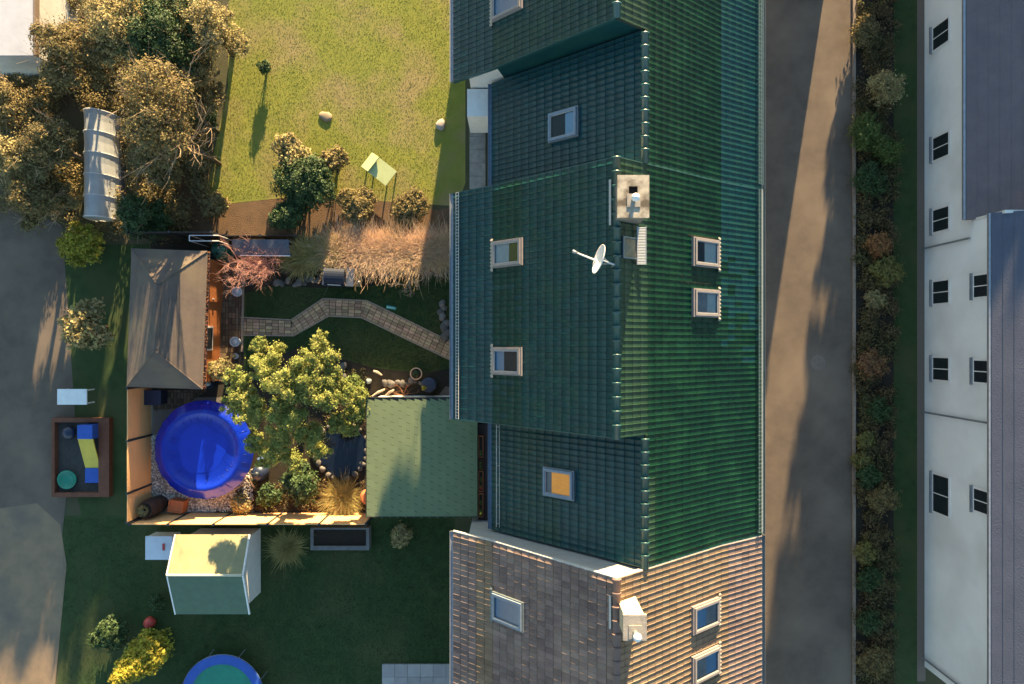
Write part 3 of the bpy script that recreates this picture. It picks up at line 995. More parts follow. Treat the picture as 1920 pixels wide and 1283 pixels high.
snow_guard(house, SL['re'], .03, Y_S + .15, Y_N - .03, GUARD_G, (0, .14, .27), .16)
mb = MB()
q = SL['re'].B - SL['re'].d * .15 + SL['re'].n * .07 + Vector((0, 0, .16))
mb.tube([q + Vector((0, Y_S + .15, 0)), q + Vector((0, Y_N - .03, 0))], .016, 5)
mb.build('snow_rail', GUARD_W, house)
mb = MB()
q = SL['wl'].B - SL['wl'].d * .42 + SL['wl'].n * .16
mb.tube([q + Vector((0, Y_S + .2, 0)), q + Vector((0, Y_M - .2, 0))], .014, 5)
mb.tube([q + SL['wl'].d * -.16 + Vector((0, Y_S + .2, 0)), q + SL['wl'].d * -.16 + Vector((0, Y_M - .2, 0))], .012, 5)
for k in range(6):
    y = Y_S + .3 + k * (Y_M - Y_S - .6) / 5
    mb.tube([q + Vector((0, y, 0)), q + Vector((0, y, 0)) - SL['wl'].n * .16], .015, 4)
mb.build('snow_rail', GUARD_W, house)

def chimney(h, x0, x1, y0, y1, z0, z1, body_m, cap_m, hole=True, ball=True):
    c = bpy.data.objects.new('chimney', None)
    COL.objects.link(c)
    c.parent = h
    c.location = Vector(((x0 + x1) / 2, (y0 + y1) / 2, z0)) - wloc(h)
    MB().box(x0 + .05, x1 - .05, y0 + .05, y1 - .05, z0, z1 - .11).build('shaft', body_m, c)
    cx_, cy_ = (x0 + x1) / 2, (y0 + y1) / 2
    hx, hy0, hy1 = .14, cy_ + .08, cy_ + .32
    mb = MB()
    if hole:     # cap slab with a square flue opening
        for b in ((x0, cx_ - hx, y0, y1), (cx_ + hx, x1, y0, y1), (cx_ - hx, cx_ + hx, y0, hy0), (cx_ - hx, cx_ + hx, hy1, y1)):
            mb.box(b[0], b[1], b[2], b[3], z1 - .11, z1)
    else:
        mb.box(x0, x1, y0, y1, z1 - .11, z1)
    mb.build('cap', cap_m, c)
    if hole: MB().box(cx_ - hx, cx_ + hx, hy0, hy1, z1 - .6, z1 - .10).build('flue_opening', BLACK, c)
    if ball:
        yb = cy_ - .12
        MB().box(cx_ - .2, cx_ + .22, yb - .22, yb + .2, z1 + .003, z1 + .028).build('flue_plate', CONC, c)
        f = MB()
        f.lathe([(.07, .0), (.07, .30)], (cx_, yb, z1 + .02), 12)
        f.build('flue_pipe', ZINC, c, smooth=True)
        f = MB()
        f.lathe([(max(.0005, .135 * math.sin(t)), .42 - .135 * math.cos(t)) for t in (math.pi * k / 10 for k in range(11))], (cx_, yb, z1), 18)
        f.build('flue_cowl', WHITE_M, c, smooth=True)
    return c
chimney(house, 3.33, 4.34, 3.93, 5.28, 8.1, 10.62, CHIMNEY, CAPC)
# pale flashing beside the chimney
mb = MB()
sl = SL['ml']
p = sl.A + sl.d * .2 + sl.n * .07
mb.obox(sl.frame(p + Vector((0, 4.6, 0))), 1.5, .09, .02)
mb.build('chimney_flashing', ZINC, house)
# hatch and sweep's step beside the chimney
sl = SL['mr']
c = sl.hit(1182, 465, 0, .1) - sl.n * .1
M = sl.frame(c)
hatch = bpy.data.objects.new('roof_hatch', None)
COL.objects.link(hatch)
hatch.parent = house
hatch.location = c - wloc(house)
mb = MB()
for a in ((-.36, -.31, -.36, .36), (.31, .36, -.36, .36), (-.31, .31, -.36, -.31), (-.31, .31, .31, .36)):
    mb.add([M @ Vector((u, v, n_)) for n_ in (.0, .12) for u, v in ((a[0], a[2]), (a[1], a[2]), (a[1], a[3]), (a[0], a[3]))], [(4, 5, 6, 7), (0, 1, 5, 4), (1, 2, 6, 5), (2, 3, 7, 6), (3, 0, 4, 7)])
mb.build('frame', FLASH, hatch)
mb = MB()
mb.add([M @ Vector(p) for p in ((-.31, -.31, .09), (.31, -.31, .09), (.31, .31, .09), (-.31, .31, .09), (0, -.02, .16))], [(0, 1, 4), (1, 2, 4), (2, 3, 4), (3, 0, 4)])
mb.build('lid', mat('aged hatch acrylic', (.20, .17, .11), (.13, .11, .075), 3, .35), hatch)
step = bpy.data.objects.new('sweep_step', None)
COL.objects.link(step)
step.parent = house
c = sl.hit(1208, 463, 0, .2) - sl.n * .2
step.location = c - wloc(house)
mb = MB()
for k in range(24):
    y = c.y - .60 + k * .0525
    mb.box(c.x - .12, c.x + .15, y, y + .026, c.z + .26, c.z + .28)
mb.build('grating', WHITE_M, step)
mb = MB()
for x in (c.x - .145, c.x + .15): mb.box(x, x + .025, c.y - .62, c.y + .68, c.z + .245, c.z + .285)
for y in (c.y - .5, c.y + .55):
    mb.tube([(c.x - .13, y, c.z + .25), (c.x - .13, y, c.z + .05)], .014, 5)
    mb.tube([(c.x + .16, y, c.z + .25), (c.x + .16, y, c.z - .13)], .014, 5)
mb.build('bracket', ZINC, step)

# satellite dish on the ridge
zc = 10.35
dc = P(1126, 487, zc)
feed = P(1086, 473, zc + .25)
mast = P(1148, 499, 9.9)
dish = thing('satellite_dish', (mast.x, mast.y, 9.72), 'white satellite dish on a bracket at the house ridge', 'satellite dish')
nrm = Vector((feed.x - dc.x, feed.y - dc.y, 0)).normalized()
nrm = (nrm * math.cos(R(10)) + Vector((0, 0, math.sin(R(10))))).normalized()
uu = nrm.cross(Vector((0, 0, 1))).normalized()
vv = uu.cross(nrm)
Mx = Matrix(((uu.x, vv.x, nrm.x, dc.x), (uu.y, vv.y, nrm.y, dc.y), (uu.z, vv.z, nrm.z, dc.z), (0, 0, 0, 1)))
prof = [(.001, -.02), (.12, -.015), (.25, .0), (.38, .035), (.47, .075), (.485, .08), (.475, .055), (.38, .012), (.25, -.022), (.12, -.04), (.001, -.045)]
mb = MB().lathe(prof, (0, 0, 0), 32)
mb.v = [tuple(Mx @ Vector((v[0], v[1] * 1.05, v[2]))) for v in mb.v]
mb.f = [f[::-1] for f in mb.f]
mb.build('reflector', WHITE_M, dish, smooth=True)
lo = Mx @ Vector((0, -.46, .07))
fe = Mx @ Vector((0, -.12, .86))
mb = MB().tube([Mx @ Vector((0, -.44, -.02)), lo.lerp(fe, .5), fe], [.035, .032, .028], 6)
mb.build('feed_arm', WHITE_M, dish)
MB().tube([fe + (Mx.to_3x3() @ Vector((0, 0, .07))), fe, fe - (Mx.to_3x3() @ Vector((0, 0, .10)))], [.055, .05, .035], 10).build('feed_horn', ZINC, dish, smooth=True)
bk = Mx @ Vector((0, 0, -.06))
mb = MB().tube([mast + Vector((.02, 0, -.25)), mast + Vector((0, 0, .30)), mast + Vector((0, 0, .45))], .026, 8)
mb.tube([bk, mast + Vector((0, 0, .40))], .03, 6)
mb.tube([bk + Vector((0, .1, 0)), mast + Vector((0, 0, .22))], .014, 5)
mb.tube([bk + Vector((0, -.12, 0)), mast + Vector((.03, .05, .1))], .014, 5)
mb.build('mount', ZINC, dish)

# --- the neighbours of the row
PITCH_Y = 13.82
north, SN = make_house('green tiled house north of the middle one, with white wall showing at its step', PITCH_Y, dict(GREEN, left=lambda i, j, y: TILE_G, wing=lambda i, j, y: TILE_BLUE), 0)
def shifted(sl, dy):
    return sl
skylight(north, SN['wl'], (1027, 1082, 205, 262), 0, FRAME_B, ROOM_DK, GLASS_BLUE, .4, apron=False)
skylight(north, SN['ml'], (922, 975, -22, 28), 0, FRAME_W, GLASS_BLUE, GLASS_BLUE, .5)
MB().box(-1.9, -.45, PITCH_Y + Y_M - 1.1, PITCH_Y + Y_M + .05, 1.0, 3.3).build('porch', WHITE, north)
snow_guard(north, SN['re'], .03, PITCH_Y + Y_S + .15, PITCH_Y + Y_N - .03, GUARD_G, (0, .14, .27), .16)
BROWN = dict(left=lambda i, j, y: TILE_BROWN, left_eave=lambda i, j, y: TILE_TAN if i < 2 else TILE_BROWN, right=lambda i, j, y: TILE_TAN, right_eave=lambda i, j, y: TILE_TAN if i < 1 else TILE_BROWN,
             wing=lambda i, j, y: TILE_BROWN, ridge=TILE_BROWN, verge=mat('weathered white verge', (.5, .48, .46), (.4, .39, .38), 3, .8), wall=mat('grey gable render', (.36, .345, .335), (.3, .29, .28), 2, .9), gutter=ZINC)
south, SS = make_house('mauve brown tiled house south of the middle one, with cream chimney', -PITCH_Y, BROWN, 0, wing=False, main=(-6.5, Y_N - .02))
skylight(south, SS['ml'], (922, 978, 1120, 1175), 0, FRAME_B, GLASS_BLUE, GLASS_BLUE, .5)
skylight(south, SS['mr'], (1302, 1350, 1130, 1182), 0, FRAME_W, GLASS_BLUE, ROOM_GR, .5)
skylight(south, SS['mr'], (1302, 1350, 1222, 1275), 0, FRAME_W, ROOM_GR, GLASS_BLUE, .5)
chimney(south, 3.46, 4.2, -9.3, -8.5, 8.4, 10.95, CREAM, CONC, hole=False)
mb = MB()
sl = SS['ml']
p = sl.A + sl.d * .2 + sl.n * .07
mb.obox(sl.frame(p + Vector((0, -8.9, 0))), 1.1, .09, .02)
mb.build('chimney_flashing', ZINC, south)

# --- green flat-roofed garden annexe against the west wall of the house
ax0, ax1, ay0, ay1, az = -6.30, -1.50, -7.56, -2.42, 2.62
annexe = thing('annexe', ((ax0 + ax1) / 2, (ay0 + ay1) / 2, 0), 'low annexe with green shingle roof, half in sun, against the house', 'annexe')
MB().box(ax0 + .15, ax1 - .1, ay0 + .1, ay1 - .1, 0, az - .14).build('wall', PLASTER, annexe)
roofa = MB().box(ax0, ax1, ay0, ay1, az - .15, az).build('roof', FELT_EDGE, annexe)
mb = MB()
mb.box(ax0 - .03, ax0, ay0 - .03, ay1 + .03, az - .16, az + .03)
mb.box(ax0, ax1, ay1, ay1 + .03, az - .16, az + .022)
mb.box(ax0, ax1, ay0 - .03, ay0, az - .16, az + .022)
mb.build('roof_edge', FELT_EDGE, annexe)
rg = random.Random(3)
sx_, sy_ = .345, .333
nx_, ny_ = int((ax1 - ax0) / sx_) + 1, int((ay1 - ay0) / sy_) + 2
tabs = {}
SK = .42                                   # the slots between the tabs run slantwise
def tab_mesh(w, l):
    k = (round(w, 3), round(l, 3))
    if k not in tabs:
        mb = MB()
        g = .009
        m_ = l * .42
        q = lambda x, y: (x, y - SK * x)
        pts = [q(0, -w / 2 + g), q(m_, -w / 2 + g), q(m_ + .004, -w / 2), q(l, -w / 2), q(l, w / 2), q(m_ + .004, w / 2), q(m_, w / 2 - g), q(0, w / 2 - g)]
        n = len(pts)
        mb.add([(x, y, .0 if x > .01 else .003) for x, y in pts] + [(x, y, -.008) for x, y in pts], [tuple(range(n))] + [(i, n + i, n + (i + 1) % n, (i + 1) % n) for i in range(n)])
        me = bpy.data.meshes.new('shingle')
        me.from_pydata([tuple(v) for v in mb.v], [], mb.f)
        me.materials.append(FELT)
        tabs[k] = me
    return tabs[k]
for i in range(nx_):
    x = ax0 + .004 + i * sx_
    l = min(sx_ - .003, ax1 - x)
    if l < .06: continue
    for j in range(ny_):
        y = ay0 + .004 + (j - (.55 * i) % 1.0) * sy_ + sy_ / 2
        y0, y1 = max(y - sy_ / 2 + .0005, ay0 + .004 + SK * l * .5), min(y + sy_ / 2 - .0005, ay1 - .004)
        if y1 - y0 < .04: continue
        ob = bpy.data.objects.new('shingle', tab_mesh(y1 - y0, l))
        COL.objects.link(ob)
        ob.parent = roofa
        ob.location = Vector((x, (y0 + y1) / 2, az + .010)) - wloc(roofa)
MB().box(ax0 + .002, ax1 - .002, ay0 + .002, ay0 + .075, az - .002, az + .0085).build('edge_strip', FELT, roofa)
# brown wall between annexe and wing, with planter boxes on it
wx = P(899, 880, 2.5).x
parapet = MB().box(P(907, 880, 2.4).x, P(919, 880, 2.4).x, P(0, 975, 2.4).y, P(0, 796, 2.4).y, 0, 2.4).build('parapet_wall', BROWNMETAL)
tag(parapet, 'narrow dark brown wall between the green annexe and the house wing', 'wall')
MB().box(-1.45, -.3, P(0, 1010, 0).y - .5, P(0, 975, 0).y - .9, 0, 1.9)
ledge = MB().box(P(896, 0, 2.35).x, P(907, 0, 2.35).x - .004, P(0, 975, 2.35).y, P(0, 796, 2.35).y, 0, 2.33).build('planter_ledge', BROWNMETAL)
tag(ledge, 'dark ledge beside the annexe roof carrying the row of planter boxes', 'ledge')
FLOWER_R = mat('red blossom', (.5, .06, .04), (.4, .05, .03), 3, .7)
FLOWER_Y = mat('yellow blossom', (.6, .5, .05), (.5, .4, .04), 3, .7)
for k, (y0, y1, lab, fl) in enumerate(((818, 858, 'long planter box with bare soil and few leaves at the north end of ledge', None), (862, 881, 'short planter box with green leaves, second from the north on the ledge', None),
                                       (884, 922, 'long planter box with a red blossom, third from the north on ledge', FLOWER_R), (926, 970, 'long planter box with red and yellow blossom at the south end of ledge', FLOWER_Y))):
    a, b = P(897.5, y1, 2.55), P(906, y0, 2.55)
    t = thing('planter_box', ((a.x + b.x) / 2, (a.y + b.y) / 2, 2.33), lab, 'planter', 'planter boxes beside the annexe')
    mb = MB()
    mb.box(a.x, a.x + .02, a.y, b.y, 2.33, 2.55); mb.box(b.x - .02, b.x, a.y, b.y, 2.33, 2.55)
    mb.box(a.x + .02, b.x - .02, a.y, a.y + .02, 2.33, 2.55); mb.box(a.x + .02, b.x - .02, b.y - .02, b.y, 2.33, 2.55)
    mb.build('box', TERRA if k != 1 else REDWOOD, t)
    MB().box(a.x + .02, b.x - .02, a.y + .02, b.y - .02, 2.33, 2.50).build('soil', POTSOIL, t)
    cl = [(a.x * .5 + b.x * .5, a.y + (b.y - a.y) * f, 2.55, .06, .12, .07) for f in ((.25, .6) if k else (.2, ))]
    V, F = leaves(cl, 60, .035, seed=k)
    np_obj('leaves', V, F, LEAF_MID, t)
    if fl:
        V, F = leaves([(a.x * .5 + b.x * .5, a.y + (b.y - a.y) * .18, 2.6, .05, .06, .04)], 30, .03, seed=k + 9)
        np_obj('blossom', V, F, fl, t)
# white corner of a low white wall at the south end
w = MB().prism([tuple(P(x, y, 2.0))[:2] for x, y in ((893, 992), (918, 992), (918, 976), (899, 976))], 0, 2.0).build('white_wall', WHITE)
tag(w, 'short white wall end between the annexe corner and the brown roof', 'wall')

# ------------------------------------------------------------------ fences of the garden
def fence_run(label, a, b, posts, h, face_m, north_bare=False):
    """panelled fence from a to b; posts: fractions along the run"""
    a, b = Vector((*a, 0)), Vector((*b, 0))
    t = thing('garden_fence', tuple((a + b) / 2), label, 'fence', 'tan panel fences round the garden')
    d = (b - a).normalized()
    ang = math.atan2(d.y, d.x)
    for f in posts:
        p = a.lerp(b, f)
        M = Matrix.Translation(p) @ Matrix.Rotation(ang, 4, 'Z')
        MB().obox(M, .09, .10, h + .03).build('post', DARKMETAL, t)
    for f0, f1 in zip(posts[:-1], posts[1:]):
        p0, p1 = a.lerp(b, f0) + d * .05, a.lerp(b, f1) - d * .05
        L_ = (p1 - p0).length
        M = Matrix.Translation((p0 + p1) / 2) @ Matrix.Rotation(ang, 4, 'Z')
        nb = 8
        bh = (h - .08) / nb
        pan = MB().obox(M @ Matrix.Translation((0, 0, .05)), L_, .018, h - .09).build('panel', face_m, t)
        for k in range(nb):
            MB().obox(M @ Matrix.Translation((0, 0, .06 + k * bh)), L_, .036 + .002 * (k % 2), bh - .012).build('board', face_m, pan)
    return t
FH = 2.06
fence_run('tan panel fence with dark posts along the west side of the blue pool', (-17.0, -8.0), (-17.0, -2.05), [0, .22, .61, 1.0], FH, FENCE)
fence_run('sunlit tan panel fence along the south edge of the garden', (-17.0, -8.06), (-6.4, -8.06), [0.012, .17, .36, .585, .80, .995], FH, FENCE)
FENCE_SHADE = mat('shaded fence boards', (.05, .04, .035), (.035, .03, .025), 3, .8, .3, 12, stretch=(.6, .6, 14))  # shade on the fence's south face put into the board colour
fence_run('shaded dark panel fence behind the shed along the north edge of garden', (-17.0, 4.86), (-13.3, 4.86), [0, .5, 1.0], FH, FENCE_SHADE)
fence_run('low dark fence behind the log store along the north edge', (-13.2, 4.88), (-9.9, 4.88), [0, .5, 1.0], .95, FENCE_SHADE)

# ------------------------------------------------------------------ garden shed with hipped roof
sc_ = P(313, 598, 2.3)
shed = thing('garden_shed', (sc_.x, sc_.y, 0), 'timber garden shed with grey brown hipped shingle roof in the corner', 'shed')
rot = Matrix.Translation((sc_.x, sc_.y, 0)) @ Matrix.Rotation(R(-2.0), 4, 'Z')
hx, hy, ze, zr = 1.66, 3.02, 2.28, 3.22
mb = MB()
mb.obox(rot, 2 * hx - .5, 2 * hy - .5, ze)
mb.build('wall', TIMBER, shed)
ry0, ry1 = -1.38, 1.42
T = lambda x, y, z: rot @ Vector((x, y, z))
th = .09
pts = [(-hx, -hy, ze), (hx, -hy, ze), (hx, hy, ze), (-hx, hy, ze), (0, ry0, zr), (0, ry1, zr)]
low = [(x, y, ze - th) for x, y, z in pts[:4]]
mb = MB().add([T(*p) for p in pts + low], [(0, 1, 4), (1, 2, 5, 4), (2, 3, 5), (3, 0, 4, 5), (0, 6, 7, 1), (1, 7, 8, 2), (2, 8, 9, 3), (3, 9, 6, 0), (9, 8, 7, 6)])
shr = mb.build('roof', SHINGLE, shed)
# shingle courses stepping up each slope
def course_strip(mb, A, B, A2, B2, k, n):
    """one course between eave line A-B and ridge line A2-B2"""
    f0, f1 = k / n, (k + 1) / n
    a0, b0, a1, b1 = A.lerp(A2, f0), B.lerp(B2, f0), A.lerp(A2, f1), B.lerp(B2, f1)
    nn = (b0 - a0).cross(a1 - a0).normalized()
    up = nn * .014
    lo_ = nn * .003
    mb.add([a0 + up, b0 + up, b1 + lo_, a1 + lo_, a0 + lo_ * .3, b0 + lo_ * .3], [(0, 1, 2, 3), (4, 5, 1, 0)])
Pv = [T(*p) for p in pts]
for A, B, A2, B2 in ((Pv[1], Pv[2], Pv[4], Pv[5]), (Pv[3], Pv[0], Pv[5], Pv[4]), (Pv[2], Pv[3], Pv[5], Pv[5]), (Pv[0], Pv[1], Pv[4], Pv[4])):
    n = 13
    for k in range(n):
        mb = MB()
        course_strip(mb, A, B, A2, B2, k, n)
        mb.build('shingle_course', SHINGLE, shr)
# ridge caps
n = 17
for k in range(n):
    y = ry0 + .05 + (ry1 - ry0 - .1) * k / n
    q = rot @ Matrix.Translation((0, y, zr + .012))
    mb = MB().add([q @ Vector(v) for v in ((-.15, 0, -.075), (0, 0, .012), (.15, 0, -.075), (-.15, .19, -.06), (0, .19, .028), (.15, .19, -.06))], [(0, 1, 4, 3), (1, 2, 5, 4), (3, 4, 5), (0, 2, 1)])
    mb.build('ridge_cap', SHINGLE, shr)
for c0, c1 in ((Pv[4], Pv[0]), (Pv[4], Pv[1]), (Pv[5], Pv[2]), (Pv[5], Pv[3])):
    MB().tube([c0 + Vector((0, 0, .012)), c1 + Vector((0, 0, .014))], .03, 5).build('hip_cap', SHINGLE, shr)
# gutter on the terrace side, full of leaves
g0, g1 = T(hx + .05, -hy, ze - .05), T(hx + .05, hy, ze - .05)
mb = MB()
for s_ in (-1, 1): mb.tube([g0 + Vector((.05 * s_, 0, 0)), g1 + Vector((.05 * s_, 0, 0))], .012, 5)
mb.add([g0 + Vector((-.05, 0, 0)), g0 + Vector((.05, 0, 0)), g0 + Vector((0, 0, -.07)), g1 + Vector((-.05, 0, 0)), g1 + Vector((.05, 0, 0)), g1 + Vector((0, 0, -.07))], [(0, 3, 5, 2), (2, 5, 4, 1)])
mb.build('gutter', DARKMETAL, shed)
cl = [tuple(g0.lerp(g1, (k + .5) / 40)) + (.055, .09, .03) for k in range(40)]
V, F = leaves(cl, 900, .03, seed=8)
lit = np_obj('leaf_litter', V, F, LEAFLITTER, shed)
mb = MB()
for e in ((0, 3), (3, 2), (0, 1)):
    mb.tube([Pv[e[0]] + Vector((0, 0, -.04)), Pv[e[1]] + Vector((0, 0, -.04))], .035, 5)
mb.build('fascia', FELT_EDGE, shed)
# door and window on the terrace wall
xw = hx - .25
mb = MB().obox(rot @ Matrix.Translation((xw + .02, 1.35, .05)), .05, .95, 1.95)
dr = mb.build('door', TIMBER, shed)
MB().obox(rot @ Matrix.Translation((xw + .065, 1.0, 1.0)), .04, .03, .14).build('handle', WHITE_M, dr)
mb = MB().obox(rot @ Matrix.Translation((xw + .02, -.8, .95)), .05, 1.1, .9)
wd = mb.build('window', WHITE, shed)
MB().obox(rot @ Matrix.Translation((xw + .05, -.8, 1.03)), .012, .95, .74).build('pane', GLASS_DK, wd)

# ------------------------------------------------------------------ pool with its cover
pc = P(378, 845, 1.1)
pool = thing('round_pool', (pc.x, pc.y, 0), 'round pool under a wrinkled bright blue cover, beside the tan fence', 'pool')
pr = 1.76
MB().lathe([(pr, 0), (pr + .02, .5), (pr, 1.08)], (pc.x, pc.y, 0), 48, cap=False).build('wall', BLUEP, pool, smooth=True)
f = MB()
f.lathe([(pr + .055 * math.cos(t), 1.10 + .055 * math.sin(t)) for t in (2 * math.pi * k / 8 for k in range(9))], (pc.x, pc.y, 0), 48, cap=False)
f.build('rim', DARKMETAL, pool, smooth=True)
# the cover sags inside the rim and its skirt hangs outside
prof = [(.02, .93), (.35, .931), (.75, .935), (1.10, .945), (1.32, .965), (1.46, 1.00), (1.58, 1.06), (1.68, 1.13), (1.76, 1.168), (1.84, 1.150), (1.93, 1.09), (2.04, 1.02), (2.15, .94), (2.27, .84)]
n = 120
vs_ = []
for i, (r, z) in enumerate(prof):
    for k in range(n):
        a = 2 * math.pi * k / n
        edge = max(0, (r - 1.2) / 1.0)
        wr = (math.sin(9 * a + 1) * .5 + math.sin(17 * a + 2.2) * .7 + math.sin(31 * a + r * 2) * .6 + math.sin(23 * a - r * 3) * .6)
        rr = r * (1 + (.0035 * wr * max(0, (r - 1.80) / .45) if r > 1.80 else 0))
        zz = z + .012 * wr * edge * (1.0 if r < 1.68 or r > 1.84 else .3) + .004 * math.sin(3 * a + r * 4)
        # one long crease where water has gathered
        x_, y_ = rr * math.cos(a), rr * math.sin(a)
        zz += -.02 * math.exp(-((x_ + .15) ** 2) / .5 - ((y_ - .1) ** 2) / .9) if r < 1.6 else 0
        vs_.append((pc.x + x_, pc.y + y_, zz))
fs = [(i * n + k, i * n + (k + 1) % n, (i + 1) * n + (k + 1) % n, (i + 1) * n + k) for i in range(len(prof) - 1) for k in range(n)]
fs.append(tuple(range(n)))
mb = MB().add(vs_, [f_[::-1] for f_ in fs[:-1]] + [fs[-1]])
cover = mb.build('cover', COVER, pool, smooth=True)
# creases in the film
mb = MB()
rg = random.Random(4)
for k in range(34):
    a = 2 * math.pi * k / 34 + rg.uniform(-.07, .07)
    r0, r1 = rg.uniform(1.25, 1.42), rg.uniform(1.52, 1.62)
    p = [(pc.x + r * math.cos(a + (r - r0) * rg.uniform(-.2, .2)), pc.y + r * math.sin(a), z) for r, z in ((r0, .965), ((r0 + r1) / 2, 1.005), (r1, 1.075))]
    mb.tube(p, [.003, .010, .004], 5)
for k in range(26):
    a = 2 * math.pi * k / 26 + rg.uniform(-.1, .1)
    p = [(pc.x + r * math.cos(a + (r - 2) * rg.uniform(-.25, .25)), pc.y + r * math.sin(a), z) for r, z in ((1.86, 1.138), (2.0, 1.045), (2.18, .915))]
    mb.tube(p, [.004, .013, .008], 5)
mb.build('crease', COVER, cover, smooth=True)['kind'] = 'stuff'
# rain water lying in the middle of the cover
mb = MB()
k = 40
vs_ = []
for i in range(k):
    a = 2 * math.pi * i / k
    r = 1.12 * (1 + .06 * math.sin(3 * a + 1) + .05 * math.sin(5 * a))
    vs_.append((pc.x - .08 + r * math.cos(a), pc.y + .05 + r * math.sin(a), .947))
mb.add(vs_, [tuple(range(k))])
PUDDLE = mat('shallow rain water on blue film', (.003, .024, .42), (.002, .02, .36), 1.5, .05, .03, 5, spec=.6)
mb.build('rain_water', PUDDLE, cover)
MB().tube([(pc.x + 2.18 * math.cos(a), pc.y + 2.18 * math.sin(a), .78) for a in (2 * math.pi * i / 60 for i in range(61))], .012, 5).build('cord', ROPE, pool)

# pole and hose beside the pool
po = MB().tube([P(396, 944, .25), P(430, 925, .5), P(463, 904, .8)], .016, 6).build('skimmer_pole', LOG)
tag(po, 'thin pale pole leaning against the south east side of the pool', 'pole')
mb = MB()
pts = [P(453, 898, .1), P(458, 893, .3), P(466, 893, .42), P(470, 900, .35), P(473, 908, .2), P(478, 915, .08)]
mb.tube(pts, .045, 8)
tag(mb.build('pool_hose', mat('buff hose', (.5, .42, .3), (.4, .33, .24), 20, .6), smooth=True), 'short bent buff hose end beside the pool and filter', 'hose')
fc = P(487, 887, .4)
flt = thing('pool_filter', (fc.x, fc.y, 0), 'dark round sand filter standing between pool and tree', 'filter')
MB().lathe([(.30, 0), (.36, .12), (.37, .45), (.33, .6), (.22, .7), (.1, .74)], (fc.x, fc.y, 0), 24).build('tank', NAVY, flt, smooth=True)
MB().lathe([(.12, .72), (.13, .86), (.05, .9)], (fc.x, fc.y, 0), 14).build('valve_head', DARKMETAL, flt, smooth=True)
MB().tube([(fc.x, fc.y, .8), (fc.x - .3, fc.y + .05, .78), (fc.x - .42, fc.y, .3)], .03, 6).build('pipe', DARKMETAL, flt)
c = P(489, 861, .6)
bx = MB().obox(Matrix.Translation((c.x, c.y, .0)) @ Matrix.Rotation(R(30), 4, 'Z'), .34, .24, .55).build('chlorine_box', mat('pale blue plastic', (.22, .36, .52), (.18, .3, .45), 4, .5))
tag(bx, 'small pale blue box at the foot of the tree beside the pool', 'box')

# navy bin in the corner behind the shed
c = P(290, 745, .5)
t = thing('storage_box', (c.x, c.y, 0), 'navy storage box against the fence between shed and pool', 'box')
MB().box(c.x - .36, c.x + .36, c.y - .32, c.y + .3, 0, .62).build('body', NAVY, t)
MB().box(c.x - .39, c.x + .39, c.y - .35, c.y + .33, .63, .70).build('lid', NAVY, t)
# tall barrel with a plant on it
bt, bb = P(271, 957, 1.5), P(305, 945, 0)
t = thing('barrel_planter', (bt.x, bt.y, 0), 'tall dark barrel planter with a pale plant in the fence corner', 'planter')
cB = (bt.x, bt.y, 0)
MB().lathe([(.33, 0), (.40, .35), (.42, .75), (.40, 1.15), (.35, 1.5), (.31, 1.5), (.31, 1.42)], cB, 28).build('barrel', BARREL, t, smooth=False)
for z_, r_ in ((.3, .405), (.75, .428), (1.2, .405)):
    MB().lathe([(r_, z_ - .03), (r_ + .006, z_), (r_, z_ + .03)], cB, 28).build('hoop', DARKMETAL, t)
MB().lathe([(.31, 1.38), (.31, 1.43), (.001, 1.44)], cB, 24).build('soil', POTSOIL, t)
rg = np.random.default_rng(2)
a = rg.uniform(0, 6.28, 160)
V, F = blades(np.stack([bt.x + .06 * np.cos(a) - .03, bt.y + .06 * np.sin(a), np.full(160, 1.43)], axis=1), .26, np.stack([np.cos(a), np.sin(a)], axis=1) * .9, .012, 3)
np_obj('plant', V, F, LEAF_PALE, t)
c = P(330, 950, .5)
t = thing('square_planter', (c.x, c.y, 0), 'square terracotta planter beside the dark barrel', 'planter')
M = Matrix.Translation((c.x, c.y, 0)) @ Matrix.Rotation(R(-8), 4, 'Z')
mb = MB()
for dx, dy, sx, sy in ((-.31, 0, .06, .56), (.31, 0, .06, .56), (0, .25, .56, .06), (0, -.25, .56, .06)):
    mb.obox(M @ Matrix.Translation((dx, dy, 0)), sx, sy, .56)
mb.build('box', TERRA, t)
MB().obox(M, .55, .43, .51).build('lid', TERRA, t)

# ------------------------------------------------------------------ main tree
def C(px, py, z, r, rz=None):
    p = P(px, py, z)
    return (p.x, p.y, z, r, r, rz or r * .9)
cl = [C(545, 720, 4.5, .8), C(500, 688, 4.1, .62), C(604, 668, 4.1, .55), C(489, 650, 3.9, .34, .5), C(601, 640, 3.9, .34, .5), C(447, 712, 3.6, .5),
      C(440, 762, 3.4, .46), C(475, 775, 3.8, .66), C(540, 785, 4.2, .8), C(604, 735, 4.1, .72), C(645, 738, 3.4, .52), C(624, 700, 3.9, .46), C(570, 692, 4.4, .62),
      C(520, 832, 3.5, .7), C(585, 815, 3.4, .62), C(634, 792, 3.0, .5), C(664, 770, 2.8, .38), C(505, 858, 2.6, .45), C(548, 862, 2.4, .5), C(462, 740, 3.7, .5), C(600, 845, 2.6, .42), C(480, 826, 3.0, .48), C(520, 655, 3.6, .35), C(676, 742, 2.7, .4), C(690, 768, 2.3, .32), C(655, 805, 2.4, .36)]
base = P(575, 748, .0)
rg = random.Random(17)
fine = []
